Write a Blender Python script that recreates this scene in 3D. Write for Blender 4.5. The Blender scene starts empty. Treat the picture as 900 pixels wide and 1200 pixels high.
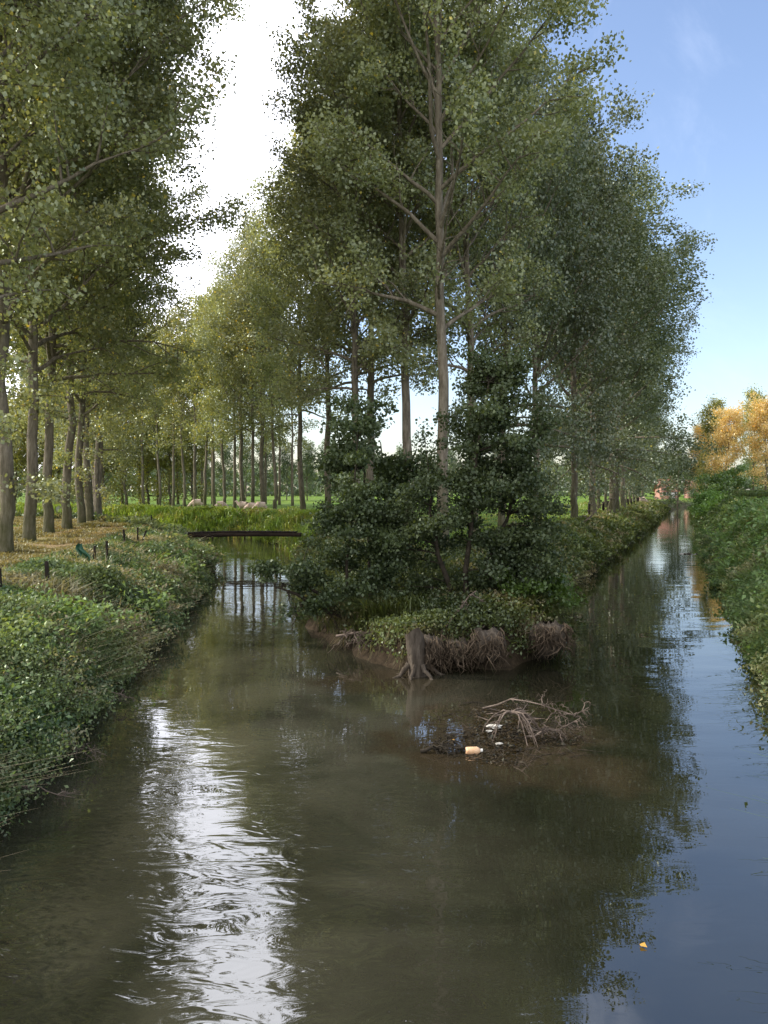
import bpy, bmesh, math, random
import numpy as np
from mathutils import Vector

R = math.radians
rng = np.random.default_rng(7)
random.seed(7)
SC = bpy.context.scene
COL = SC.collection
F = 920.0            # focal length in pixels of the 900x1200 photograph
HC = 4.0             # camera height above the water
HY = 575.0           # horizon row


def PX(px, d):
    return (px - 450.0) / F * d


def PZ(py, d):
    return HC - (py - HY) / F * d


# ------------------------------------------------------------------ tags
def tag(o, label=None, cat=None, group=None, kind=None):
    if label: o['label'] = label
    if cat: o['category'] = cat
    if group: o['group'] = group
    if kind: o['kind'] = kind
    return o


def empty(name, loc, label, cat, group=None, rz=0.0):
    o = bpy.data.objects.new(name, None)
    o.empty_display_size = 0.3
    COL.objects.link(o)
    o.location = loc
    o.rotation_euler = (0, 0, rz)
    return tag(o, label, cat, group)


def link(name, me, parent=None, loc=None):
    o = bpy.data.objects.new(name, me)
    COL.objects.link(o)
    if parent is not None: o.parent = parent
    if loc is not None: o.location = loc
    return o


# ------------------------------------------------------------------ noise
def vnoise(x, y, scale=1.0, seed=0):
    x = np.asarray(x, float) / scale; y = np.asarray(y, float) / scale
    xi = np.floor(x).astype(np.int64); yi = np.floor(y).astype(np.int64)
    fx = x - xi; fy = y - yi
    fx = fx * fx * (3 - 2 * fx); fy = fy * fy * (3 - 2 * fy)

    def h(a, b):
        n = (a * 374761393 + b * 668265263 + seed * 1442695041) & 0xffffffff
        n = ((n ^ (n >> 13)) * 1274126177) & 0xffffffff
        n = n ^ (n >> 16)
        return (n & 0xffff) / 65535.0
    a = h(xi, yi); b = h(xi + 1, yi); c = h(xi, yi + 1); d = h(xi + 1, yi + 1)
    return (a * (1 - fx) + b * fx) * (1 - fy) + (c * (1 - fx) + d * fx) * fy


def fnoise(x, y, scale, seed=0, octs=3):
    v = 0; a = 1; t = 0
    for k in range(octs):
        v = v + a * vnoise(x, y, scale / 2 ** k, seed + 17 * k); t += a; a *= 0.5
    return v / t


def sstep(a, b, x):
    t = np.clip((x - a) / (b - a), 0, 1)
    return t * t * (3 - 2 * t)


# ------------------------------------------------------------------ water outline
WATER = [(-3.6, -40), (-3.4, 0), (-4.2, 8.7), (-5.1, 16.4), (-6.0, 23), (-6.9, 29.4), (-8.2, 37), (-9.6, 44), (-12.6, 53),
         (-22, 63), (-45, 80), (-110, 121), (-180, 150), (-184, 157), (-108, 129), (-42, 90), (-22, 74.5), (-11.5, 66),
         (-6.6, 56), (-4.9, 46), (-3.9, 36), (-3.3, 30), (-2.7, 25), (-1.8, 21.6), (-0.6, 19.0), (0.5, 17.2), (1.7, 17.6),
         (2.8, 17.4), (4.1, 18.8), (5.0, 22), (6.7, 29.4), (11.9, 43), (17.3, 56.6), (34.7, 101), (52.6, 147), (72, 190),
         (92, 217), (150, 262), (153, 255), (98, 209), (80, 184), (58.0, 147), (39.8, 101), (22.8, 56.6), (17.4, 43), (12.4, 29.4),
         (8.8, 20), (6.1, 12.9), (4.2, 7), (3.2, 0), (3.0, -40)]
def _shift(p):
    x, y = p
    if y > 0 and y < 200:
        if (x, y) in _LB: return (x - 0.55, y)
        if (x, y) in _RB: return (x + 0.75, y)
    return (x, y)


_LB = set(WATER[1:10]); _RB = set(WATER[-9:-1])
WATER = [_shift(p) for p in WATER]
WP = np.array(WATER, float)
LEFT_BANK = np.array(WATER[:12], float)


def seg_dist(P, A, B):
    d = B - A
    L = (d * d).sum()
    t = np.clip(((P - A) @ d) / L, 0, 1)
    q = A + t[:, None] * d
    return np.sqrt(((P - q) ** 2).sum(1))


def poly_dist(P, pts):
    m = np.full(len(P), 1e9)
    for i in range(len(pts) - 1):
        m = np.minimum(m, seg_dist(P, pts[i], pts[i + 1]))
    return m


def water_s(x, y):
    """signed distance to the waterline, positive on land"""
    x = np.asarray(x, float).ravel(); y = np.asarray(y, float).ravel()
    P = np.stack([x, y], 1)
    m = np.full(len(P), 1e9)
    ins = np.zeros(len(P), bool)
    n = len(WP)
    for i in range(n):
        A = WP[i]; B = WP[(i + 1) % n]
        m = np.minimum(m, seg_dist(P, A, B))
        c = ((A[1] > y) != (B[1] > y))
        with np.errstate(divide='ignore', invalid='ignore'):
            xx = (B[0] - A[0]) * (y - A[1]) / (B[1] - A[1] + 1e-12) + A[0]
        ins ^= (c & (x < xx))
    s = np.where(ins, -m, m)
    s = s + (fnoise(x, y, 2.3, 5, 3) - 0.5) * 0.9 * np.exp(-np.abs(m) / 3.0)
    return s


def right_x(y):
    """waterline of the right bank"""
    return np.interp(y, [-40, 0, 7, 12.9, 20, 29.4, 43, 56.6, 101, 147, 184, 209, 255], [3.0, 3.2, 4.95, 6.85, 9.55, 13.15, 18.15, 23.55, 40.55, 58.75, 80.75, 98, 153])


def island_right_x(y):
    return np.interp(y, [17.4, 18.8, 22, 29.4, 43, 56.6, 101, 147, 190, 217], [2.8, 4.1, 5.0, 6.7, 11.9, 17.3, 34.7, 52.6, 72, 92])


def left_x(y):
    return np.interp(y, LEFT_BANK[:, 1], LEFT_BANK[:, 0])


def ground_z(x, y, s=None):
    x = np.asarray(x, float).ravel(); y = np.asarray(y, float).ravel()
    if s is None: s = water_s(x, y)
    right = x > right_x(y) - 1.0
    left = x < left_x(y) + 0.5
    top = np.where(right, 2.45, 1.8)
    run = np.where(right, 2.6, np.where(left, 3.0, 2.4))
    island = (~right) & (~left)
    # undercut vertical face at the island tip
    tip = island & (y < 27)
    base = np.where(s < 0, np.clip(s * 0.9, -1.2, 0), 0)
    up = sstep(0, 1, np.clip(s / run, 0, 1)) * 0.55 + np.clip(s / run, 0, 1) * 0.45
    z = base + np.where(s > 0, up * (top - 0.3) + 0.3 * sstep(0, 0.35, s), 0)
    zt = 0.75 * sstep(0.0, 0.35, s) + 0.75 * sstep(0.5, 4.0, s)
    z = np.where(tip & (s > 0), zt * (1 - sstep(22, 27, y)) + z * sstep(22, 27, y), z)
    n = (fnoise(x, y, 3.1, 11, 3) - 0.5)
    z = z + np.where(s > 0.2, n * 0.28 * sstep(0.2, 1.5, s), 0)
    # gentle field undulation far away
    z = z + np.where(s > 25, (fnoise(x, y, 60, 3, 2) - 0.5) * 0.5 * sstep(25, 60, s), 0)
    return z


# ------------------------------------------------------------------ node helpers
def new_mat(name):
    m = bpy.data.materials.new(name)
    m.use_nodes = True
    m.node_tree.nodes.clear()
    return m, m.node_tree


def N(nt, t, **kw):
    n = nt.nodes.new(t)
    for k, v in kw.items(): setattr(n, k, v)
    return n


def noise_node(nt, scale, detail=4, rough=0.55, vec=None, dist=0.0):
    n = N(nt, 'ShaderNodeTexNoise')
    n.inputs['Scale'].default_value = scale
    n.inputs['Detail'].default_value = detail
    n.inputs['Roughness'].default_value = rough
    n.inputs['Distortion'].default_value = dist
    if vec is not None: nt.links.new(vec, n.inputs['Vector'])
    return n


def ramp(nt, fac, stops):
    r = N(nt, 'ShaderNodeValToRGB')
    el = r.color_ramp.elements
    while len(el) < len(stops): el.new(0.5)
    for e, (p, c) in zip(el, stops):
        e.position = p; e.color = (*c, 1)
    if fac is not None: nt.links.new(fac, r.inputs[0])
    return r


def mixc(nt, a, b, fac, mode='MIX'):
    m = N(nt, 'ShaderNodeMix', data_type='RGBA', blend_type=mode)
    for v, i in ((fac, 0), (a, 6), (b, 7)):
        if isinstance(v, (int, float)): m.inputs[i].default_value = v
        elif isinstance(v, tuple): m.inputs[i].default_value = (*v, 1)
        else: nt.links.new(v, m.inputs[i])
    return m.outputs[2]


def bsdf_mat(name, stops, scale=6.0, rough=0.85, bump=0.4, bscale=30.0, spec=0.2, stretch=(1, 1, 1), metallic=0.0, moss=None):
    m, nt = new_mat(name)
    tc = N(nt, 'ShaderNodeTexCoord')
    mp = N(nt, 'ShaderNodeMapping'); mp.inputs['Scale'].default_value = stretch
    nt.links.new(tc.outputs['Object'], mp.inputs[0])
    n1 = noise_node(nt, scale, 6, 0.65, mp.outputs[0])
    c = ramp(nt, n1.outputs[0], stops).outputs[0]
    if moss:
        sx = N(nt, 'ShaderNodeSeparateXYZ'); nt.links.new(tc.outputs['Object'], sx.inputs[0])
        mr = N(nt, 'ShaderNodeMapRange'); mr.inputs[1].default_value = 3.5; mr.inputs[2].default_value = 0.3
        nt.links.new(sx.outputs[2], mr.inputs[0])
        nn = noise_node(nt, 2.2, 5, 0.6, tc.outputs['Object'])
        mu = N(nt, 'ShaderNodeMath', operation='MULTIPLY'); nt.links.new(mr.outputs[0], mu.inputs[0]); nt.links.new(nn.outputs[0], mu.inputs[1])
        mu2 = N(nt, 'ShaderNodeMath', operation='MULTIPLY', use_clamp=True); nt.links.new(mu.outputs[0], mu2.inputs[0]); mu2.inputs[1].default_value = 1.3
        c = mixc(nt, c, moss, mu2.outputs[0])
    b = N(nt, 'ShaderNodeBsdfPrincipled')
    nt.links.new(c, b.inputs['Base Color'])
    b.inputs['Roughness'].default_value = rough
    b.inputs['Metallic'].default_value = metallic
    b.inputs['Specular IOR Level'].default_value = spec
    if bump:
        n2 = noise_node(nt, bscale, 5, 0.65, mp.outputs[0])
        bp = N(nt, 'ShaderNodeBump'); bp.inputs['Strength'].default_value = bump; bp.inputs['Distance'].default_value = 0.05
        nt.links.new(n2.outputs[0], bp.inputs['Height']); nt.links.new(bp.outputs[0], b.inputs['Normal'])
    o = N(nt, 'ShaderNodeOutputMaterial'); nt.links.new(b.outputs[0], o.inputs[0])
    return m


def leaf_mat(name, gain=(1, 1, 1), trans=0.4, gloss=0.07, grough=0.42):
    """leaf colour comes from the per-vertex 'tint' attribute, varied per object"""
    m, nt = new_mat(name)
    at = N(nt, 'ShaderNodeAttribute', attribute_name='tint')
    oi = N(nt, 'ShaderNodeObjectInfo')
    hs = N(nt, 'ShaderNodeHueSaturation')
    mr = N(nt, 'ShaderNodeMapRange'); mr.inputs[3].default_value = 0.82; mr.inputs[4].default_value = 1.15
    nt.links.new(oi.outputs['Random'], mr.inputs[0]); nt.links.new(mr.outputs[0], hs.inputs['Value'])
    mr2 = N(nt, 'ShaderNodeMapRange'); mr2.inputs[3].default_value = 0.49; mr2.inputs[4].default_value = 0.51
    nt.links.new(oi.outputs['Random'], mr2.inputs[0]); nt.links.new(mr2.outputs[0], hs.inputs['Hue'])
    nt.links.new(at.outputs['Color'], hs.inputs['Color'])
    c = mixc(nt, hs.outputs[0], gain, 1.0, 'MULTIPLY')
    d = N(nt, 'ShaderNodeBsdfDiffuse'); nt.links.new(c, d.inputs[0])
    t = N(nt, 'ShaderNodeBsdfTranslucent')
    ct = mixc(nt, c, (1.75, 1.6, 0.62), 1.0, 'MULTIPLY')
    nt.links.new(ct, t.inputs[0])
    mx = N(nt, 'ShaderNodeMixShader'); mx.inputs[0].default_value = trans
    nt.links.new(d.outputs[0], mx.inputs[1]); nt.links.new(t.outputs[0], mx.inputs[2])
    g = N(nt, 'ShaderNodeBsdfGlossy'); g.inputs['Roughness'].default_value = grough; g.inputs[0].default_value = (0.8, 0.9, 0.8, 1)
    m2 = N(nt, 'ShaderNodeMixShader'); m2.inputs[0].default_value = gloss
    nt.links.new(mx.outputs[0], m2.inputs[1]); nt.links.new(g.outputs[0], m2.inputs[2])
    o = N(nt, 'ShaderNodeOutputMaterial'); nt.links.new(m2.outputs[0], o.inputs[0])
    return m


# ------------------------------------------------------------------ mesh builders
def mesh_from(name, V, Q, mat, tint=None, smooth=False):
    """V (n,3), Q (m,4) quads as numpy"""
    me = bpy.data.meshes.new(name)
    V = np.asarray(V, np.float32); Q = np.asarray(Q, np.int32)
    me.vertices.add(len(V)); me.vertices.foreach_set('co', V.ravel())
    k = Q.shape[1]
    me.loops.add(len(Q) * k); me.loops.foreach_set('vertex_index', Q.ravel())
    me.polygons.add(len(Q))
    me.polygons.foreach_set('loop_start', np.arange(0, len(Q) * k, k, dtype=np.int32))
    me.polygons.foreach_set('loop_total', np.full(len(Q), k, np.int32))
    if smooth: me.polygons.foreach_set('use_smooth', np.ones(len(Q), bool))
    if tint is not None:
        a = me.color_attributes.new('tint', 'FLOAT_COLOR', 'POINT')
        t = np.ones((len(V), 4), np.float32); t[:, :3] = tint
        a.data.foreach_set('color', t.ravel())
    me.update(calc_edges=True)
    if mat: me.materials.append(mat)
    return me


def unit(v):
    return v / (np.linalg.norm(v, axis=1, keepdims=True) + 1e-9)


def leaves_arrays(C, size, tint, up_bias=0.0, aspect=0.8, axis=None, rg=None, fold=0.25):
    """diamond leaves: base, left, tip, right with a fold along the midrib"""
    rg = rg or rng
    n = len(C)
    nm = rg.normal(size=(n, 3)); nm[:, 2] += up_bias; nm = unit(nm)
    if axis is None:
        ax = rg.normal(size=(n, 3))
    else:
        ax = axis + rg.normal(size=(n, 3)) * 0.25
    ax = ax - (ax * nm).sum(1, keepdims=True) * nm
    ax = unit(ax)
    sd = np.cross(nm, ax)
    size = np.broadcast_to(np.asarray(size, float), (n,))[:, None]
    base = C
    tip = C + ax * size
    mid = C + ax * size * 0.42
    up = nm * size * fold * 0.5
    l = mid + sd * size * aspect * 0.5 + up
    r = mid - sd * size * aspect * 0.5 + up
    V = np.stack([base, r, tip, l], 1).reshape(-1, 3)
    Q = np.arange(n * 4).reshape(n, 4)
    T = np.repeat(tint, 4, axis=0)
    return V, Q, T


class Acc:
    def __init__(self): self.V = []; self.Q = []; self.T = []; self.n = 0

    def add(self, V, Q, T=None):
        self.V.append(V); self.Q.append(Q + self.n); self.n += len(V)
        if T is not None: self.T.append(T)

    def mesh(self, name, mat, smooth=False):
        return mesh_from(name, np.concatenate(self.V), np.concatenate(self.Q), mat,
                         np.concatenate(self.T) if self.T else None, smooth)


def tube(acc, pts, rad, sides=6, cap=True, wob=0.0):
    pts = np.asarray(pts, float); n = len(pts)
    rad = np.broadcast_to(np.asarray(rad, float), (n,))
    tg = np.gradient(pts, axis=0); tg = unit(tg)
    ref = np.array([0, 0, 1.0]) if abs(tg[0, 2]) < 0.8 else np.array([1.0, 0, 0])
    u = unit(np.cross(tg, ref)); v = np.cross(tg, u)
    a = np.linspace(0, 2 * math.pi, sides, endpoint=False)
    rr = rad[:, None, None] * (1 + (wob * rng.normal(size=(n, sides, 1)) if wob else 0))
    ring = pts[:, None, :] + rr * (np.cos(a)[None, :, None] * u[:, None, :] + np.sin(a)[None, :, None] * v[:, None, :])
    V = ring.reshape(-1, 3)
    i = np.arange(n - 1)[:, None] * sides; j = np.arange(sides)[None, :]; j2 = (j + 1) % sides
    Q = np.stack([i + j, i + j2, i + sides + j2, i + sides + j], 2).reshape(-1, 4)
    acc.add(V, Q)
    if cap:
        c = pts[-1] + tg[-1] * rad[-1] * 0.3
        k = (n - 1) * sides
        V2 = np.vstack([V[k:k + sides], c[None]])
        Q2 = np.array([[j, (j + 1) % sides, sides, sides] for j in range(sides)])
        # degenerate quads as triangles are avoided: use two ring verts and the centre
        Q2 = np.array([[j, (j + 1) % sides, (j + 2) % sides, sides] for j in range(0, sides, 2)])
        acc.add(V2, Q2)


# ------------------------------------------------------------------ materials
M = {}
M['bark'] = bsdf_mat('poplar_bark', [(0.25, (0.06, 0.05, 0.04)), (0.5, (0.17, 0.145, 0.115)), (0.75, (0.3, 0.265, 0.22))], 5, 0.9, 1.0, 14, 0.1, (1.6, 1.6, 0.35), moss=(0.06, 0.07, 0.022))
M['bark_dark'] = bsdf_mat('alder_bark', [(0.3, (0.02, 0.018, 0.014)), (0.7, (0.07, 0.058, 0.045))], 8, 0.9, 0.6, 30, 0.1)
M['dead'] = bsdf_mat('dead_wood', [(0.3, (0.06, 0.045, 0.037)), (0.7, (0.24, 0.19, 0.16))], 9, 0.8, 0.4, 40, 0.2)
M['stump'] = bsdf_mat('stump_wood', [(0.3, (0.035, 0.027, 0.02)), (0.55, (0.1, 0.082, 0.066)), (0.8, (0.19, 0.16, 0.13))], 5, 0.85, 0.9, 16, 0.15, (2, 2, 0.5))
M['cutwood'] = bsdf_mat('broken_wood', [(0.3, (0.1, 0.075, 0.055)), (0.7, (0.28, 0.22, 0.17))], 8, 0.85, 0.5, 30, 0.1)
M['roots'] = bsdf_mat('hanging_roots', [(0.3, (0.035, 0.026, 0.019)), (0.7, (0.15, 0.115, 0.085))], 4, 0.95, 0.3, 30, 0.05)
M['post'] = bsdf_mat('post_wood', [(0.3, (0.012, 0.010, 0.009)), (0.7, (0.05, 0.04, 0.034))], 7, 0.9, 0.5, 30, 0.1, (1, 1, 0.2))
M['beam'] = bsdf_mat('beam_steel', [(0.35, (0.018, 0.013, 0.011)), (0.65, (0.05, 0.034, 0.026))], 3, 0.8, 0.4, 18, 0.2, (0.4, 2, 2))
M['wool'] = bsdf_mat('wool', [(0.3, (0.5, 0.38, 0.32)), (0.7, (0.72, 0.58, 0.5))], 6, 1.0, 0.8, 25, 0.0)
M['tarp'] = bsdf_mat('green_plastic', [(0.3, (0.012, 0.06, 0.03)), (0.7, (0.03, 0.12, 0.065))], 3, 0.45, 0.3, 8, 0.5)
M['brick'] = bsdf_mat('brick_wall', [(0.3, (0.3, 0.16, 0.13)), (0.7, (0.42, 0.25, 0.2))], 3, 0.9, 0.2, 10, 0.1)
M['tiles'] = bsdf_mat('roof_tiles', [(0.3, (0.22, 0.12, 0.09)), (0.7, (0.32, 0.17, 0.13))], 4, 0.85, 0.4, 9, 0.1)
M['pane'] = bsdf_mat('window_glass', [(0.3, (0.03, 0.035, 0.04)), (0.7, (0.06, 0.07, 0.08))], 2, 0.15, 0, 1, 0.6)
M['white'] = bsdf_mat('white_paint', [(0.3, (0.7, 0.69, 0.66)), (0.7, (0.8, 0.79, 0.77))], 5, 0.5, 0.1, 10, 0.3)
M['can'] = bsdf_mat('faded_orange_plastic', [(0.3, (0.75, 0.4, 0.2)), (0.7, (0.85, 0.6, 0.4))], 14, 0.4, 0.1, 30, 0.5)
M['foam'] = bsdf_mat('white_scrap', [(0.35, (0.3, 0.28, 0.25)), (0.65, (0.72, 0.7, 0.66))], 14, 0.6, 0.3, 30, 0.3)
M['leaf'] = leaf_mat('poplar_leaf', trans=0.36, gloss=0.085, grough=0.4)
M['alder_leaf'] = leaf_mat('alder_leaf', trans=0.3, gloss=0.05, grough=0.5)
M['herb'] = leaf_mat('herb_leaf', trans=0.32, gloss=0.05)
M['corn'] = leaf_mat('corn_leaf', trans=0.3, gloss=0.06)


def ground_material():
    m, nt = new_mat('ground')
    at = N(nt, 'ShaderNodeAttribute', attribute_name='zone')   # r path, g mud, b rough bank
    sp = N(nt, 'ShaderNodeSeparateColor'); nt.links.new(at.outputs['Color'], sp.inputs[0])
    tc = N(nt, 'ShaderNodeTexCoord')
    n1 = noise_node(nt, 0.35, 6, 0.6, tc.outputs['Object'])
    n2 = noise_node(nt, 9.0, 6, 0.7, tc.outputs['Object'])
    n3 = noise_node(nt, 0.06, 4, 0.5, tc.outputs['Object'])
    g1 = ramp(nt, n1.outputs[0], [(0.3, (0.075, 0.14, 0.022)), (0.55, (0.13, 0.21, 0.035)), (0.75, (0.2, 0.25, 0.06))]).outputs[0]
    g2 = ramp(nt, n2.outputs[0], [(0.3, (0.5, 0.55, 0.5)), (0.7, (1.25, 1.2, 1.15))]).outputs[0]
    g = mixc(nt, g1, g2, 1.0, 'MULTIPLY')
    g3 = ramp(nt, n3.outputs[0], [(0.35, (0.85, 0.95, 0.85)), (0.65, (1.2, 1.1, 1.0))]).outputs[0]
    g = mixc(nt, g, g3, 1.0, 'MULTIPLY')
    p = ramp(nt, n2.outputs[0], [(0.3, (0.13, 0.095, 0.05)), (0.5, (0.3, 0.22, 0.12)), (0.72, (0.44, 0.35, 0.2))]).outputs[0]
    md = ramp(nt, n2.outputs[0], [(0.3, (0.02, 0.015, 0.01)), (0.7, (0.07, 0.052, 0.035))]).outputs[0]
    rb = ramp(nt, n2.outputs[0], [(0.3, (0.015, 0.02, 0.008)), (0.7, (0.05, 0.055, 0.02))]).outputs[0]
    c = mixc(nt, g, rb, sp.outputs[2])
    c = mixc(nt, c, p, sp.outputs[0])
    c = mixc(nt, c, md, sp.outputs[1])
    b = N(nt, 'ShaderNodeBsdfPrincipled'); nt.links.new(c, b.inputs['Base Color'])
    b.inputs['Roughness'].default_value = 0.95; b.inputs['Specular IOR Level'].default_value = 0.1
    bp = N(nt, 'ShaderNodeBump'); bp.inputs['Strength'].default_value = 0.8; bp.inputs['Distance'].default_value = 0.12
    nt.links.new(n2.outputs[0], bp.inputs['Height']); nt.links.new(bp.outputs[0], b.inputs['Normal'])
    o = N(nt, 'ShaderNodeOutputMaterial'); nt.links.new(b.outputs[0], o.inputs[0])
    return m


def water_material():
    m, nt = new_mat('river_water')
    tc = N(nt, 'ShaderNodeTexCoord')
    V = tc.outputs['Object']
    at = N(nt, 'ShaderNodeAttribute', attribute_name='zone')   # r turbid, g brown shallows, b ripple strength
    sp = N(nt, 'ShaderNodeSeparateColor'); nt.links.new(at.outputs['Color'], sp.inputs[0])
    n1 = noise_node(nt, 0.33, 4, 0.55, V, 0.8)
    dk = ramp(nt, n1.outputs[0], [(0.35, (0.007, 0.008, 0.004)), (0.65, (0.016, 0.016, 0.009))]).outputs[0]
    lt = ramp(nt, n1.outputs[0], [(0.35, (0.022, 0.022, 0.015)), (0.65, (0.06, 0.057, 0.04))]).outputs[0]
    c = mixc(nt, dk, lt, sp.outputs[0])
    c = mixc(nt, c, (0.035, 0.027, 0.016), sp.outputs[1])
    b = N(nt, 'ShaderNodeBsdfPrincipled'); nt.links.new(c, b.inputs['Base Color'])
    b.inputs['Roughness'].default_value = 0.0
    b.inputs['IOR'].default_value = 1.9
    b.inputs['Specular IOR Level'].default_value = 0.75
    mp = N(nt, 'ShaderNodeMapping'); mp.inputs['Scale'].default_value = (0.75, 1.6, 1.0); mp.inputs['Rotation'].default_value = (0, 0, R(-18))
    nt.links.new(V, mp.inputs[0])
    w1 = noise_node(nt, 2.5, 2.0, 0.5, mp.outputs[0], 0.9)
    w2 = noise_node(nt, 0.8, 0.5, 0.4, mp.outputs[0], 0.3)
    # strength of the small ripples grows towards the near left, patchy
    n4 = noise_node(nt, 0.45, 2, 0.5, V)
    pr = N(nt, 'ShaderNodeMapRange'); pr.inputs[1].default_value = 0.38; pr.inputs[2].default_value = 0.66; pr.inputs[3].default_value = 0.25; pr.inputs[4].default_value = 1.2
    nt.links.new(n4.outputs[0], pr.inputs[0])
    mu = N(nt, 'ShaderNodeMath', operation='MULTIPLY'); nt.links.new(pr.outputs[0], mu.inputs[0]); nt.links.new(sp.outputs[2], mu.inputs[1])
    mh = N(nt, 'ShaderNodeMath', operation='MULTIPLY'); nt.links.new(mu.outputs[0], mh.inputs[0]); nt.links.new(w1.outputs[0], mh.inputs[1])
    ad = N(nt, 'ShaderNodeMath', operation='MULTIPLY_ADD'); nt.links.new(w2.outputs[0], ad.inputs[0]); ad.inputs[1].default_value = 0.3
    nt.links.new(mh.outputs[0], ad.inputs[2])
    bp = N(nt, 'ShaderNodeBump'); bp.inputs['Strength'].default_value = 1.0; bp.inputs['Distance'].default_value = 0.02
    nt.links.new(ad.outputs[0], bp.inputs['Height']); nt.links.new(bp.outputs[0], b.inputs['Normal'])
    o = N(nt, 'ShaderNodeOutputMaterial'); nt.links.new(b.outputs[0], o.inputs[0])
    return m


# ------------------------------------------------------------------ ground
def axis_coords(lo, hi, step, far, grow=1.22):
    a = list(np.arange(lo, hi + step, step))
    s = step; x = a[0]; pre = []
    while x > -far: s *= grow; x -= s; pre.append(x)
    s = step; x = a[-1]; post = []
    while x < far: s *= grow; x += s; post.append(x)
    return np.array(pre[::-1] + a + post)


def grid_mesh(name, xs, ys, zf, zone, mat):
    X, Y = np.meshgrid(xs, ys)
    x = X.ravel(); y = Y.ravel()
    z = zf(x, y)
    nx = len(xs); ny = len(ys)
    i = np.arange(ny - 1)[:, None] * nx; j = np.arange(nx - 1)[None, :]
    Q = np.stack([i + j, i + j + 1, i + nx + j + 1, i + nx + j], 2).reshape(-1, 4)
    me = mesh_from(name, np.stack([x, y, z], 1), Q, mat, None, True)
    a = me.color_attributes.new('zone', 'FLOAT_COLOR', 'POINT')
    t = np.ones((len(x), 4), np.float32); t[:, :3] = zone(x, y)
    a.data.foreach_set('color', t.ravel())
    return me


def ground_zone(x, y):
    s = water_s(x, y)
    lb = poly_dist(np.stack([x, y], 1), LEFT_BANK)
    left = x < left_x(y) + 0.5
    off = lb + (fnoise(x, y, 4, 31, 3) - 0.5) * 1.6
    path = np.where(left & (y > -20) & (y < 140), sstep(3.0, 3.7, off) * (1 - sstep(7.6, 9.5, off)), 0)
    path = path * np.clip(0.35 + 1.1 * fnoise(x, y, 2.5, 77, 3), 0, 1)
    mud = np.where(s < 0.5, 1.0, 0.0) * 1.0
    tip = (x > -3) & (x < 6) & (y > 15) & (y < 24)
    mud = np.maximum(mud, np.where(tip, 1 - sstep(0.6, 2.0, s), 0))
    rough = 1 - sstep(3.0, 4.2, s)
    right = x > right_x(y)
    rough = np.where(right, 1 - sstep(10, 16, s), rough)
    isl = (x > left_x(y)) & ~right & (y < 60)
    rough = np.where(isl, np.maximum(rough, (1 - sstep(2.0, 6, s)) * 0.6), rough)
    return np.stack([path, mud, rough], 1)


xs = axis_coords(-50, 60, 0.4, 1600)
ys = axis_coords(4, 120, 0.4, 2600)
ys = ys[ys > -60]
g = link('ground', grid_mesh('ground', xs, ys, ground_z, ground_zone, ground_material()))
tag(g, kind='structure')


def water_zone(x, y):
    tur = (1 - sstep(-0.5, 3.2, x - 0.08 * (y - 10))) * (0.55 + 0.6 * fnoise(x, y, 4, 9, 3))
    tur = np.where(x > right_x(y) - 12, tur, 1.0) * np.where(y > 17, np.where(x < 1, 1.0, 0.0), 1.0)
    silt = np.exp(-((x + 0.9) / 2.2) ** 2 - ((y - 14) / 3.2) ** 2) * (0.4 + 1.0 * fnoise(x, y, 1.6, 19, 3))
    tur = np.clip(tur, 0, 1) * 0.75 + silt * .9
    e = np.sqrt(((x - 1.9) / 1.9) ** 2 + ((y - 12.6) / 2.6) ** 2) + (fnoise(x, y, 0.8, 21, 4) - 0.5) * 1.1
    br = 1 - sstep(0.55, 1.05, e)
    e2 = np.sqrt(((x + 0.2) / 1.6) ** 2 + ((y - 16.4) / 1.2) ** 2) + (fnoise(x, y, 0.9, 25, 4) - 0.5) * 1.0
    br = np.maximum(br, 0.7 * (1 - sstep(0.5, 1.1, e2)))
    rp = 0.06 + 0.95 * (1 - sstep(-1.5, 1.5, x)) * (1 - sstep(6.5, 14, y)) + .12 * (1 - sstep(0, 2, x)) + 0.12 * sstep(30, 60, y)
    return np.stack([tur, br, rp], 1)


wxs = np.concatenate([np.arange(-185, -14, 3.0), np.arange(-14, 14, 0.12), np.arange(14, 160, 3.0)])
wys = np.concatenate([np.arange(-40, 3, 3.0), np.arange(3, 22, 0.12), np.arange(22, 270, 3.0)])
wt = link('river_water', grid_mesh('river_water', wxs, wys, lambda x, y: np.zeros(len(x)), water_zone, water_material()))
tag(wt, kind='structure')

# ------------------------------------------------------------------ trees
GREENS = dict(
    poplar=((0.11, 0.13, 0.074), (0.3, 0.32, 0.17)),
    olive=((0.15, 0.165, 0.08), (0.27, 0.28, 0.13)),
    dark=((0.05, 0.08, 0.04), (0.09, 0.125, 0.055)),
    orange=((0.48, 0.36, 0.18), (0.7, 0.52, 0.26)),
    yellowgreen=((0.17, 0.19, 0.05), (0.3, 0.29, 0.08)),
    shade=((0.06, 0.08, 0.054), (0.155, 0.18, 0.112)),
    alder=((0.027, 0.047, 0.02), (0.085, 0.116, 0.043)),
    sapling=((0.06, 0.12, 0.022), (0.11, 0.19, 0.04)),
)


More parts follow.
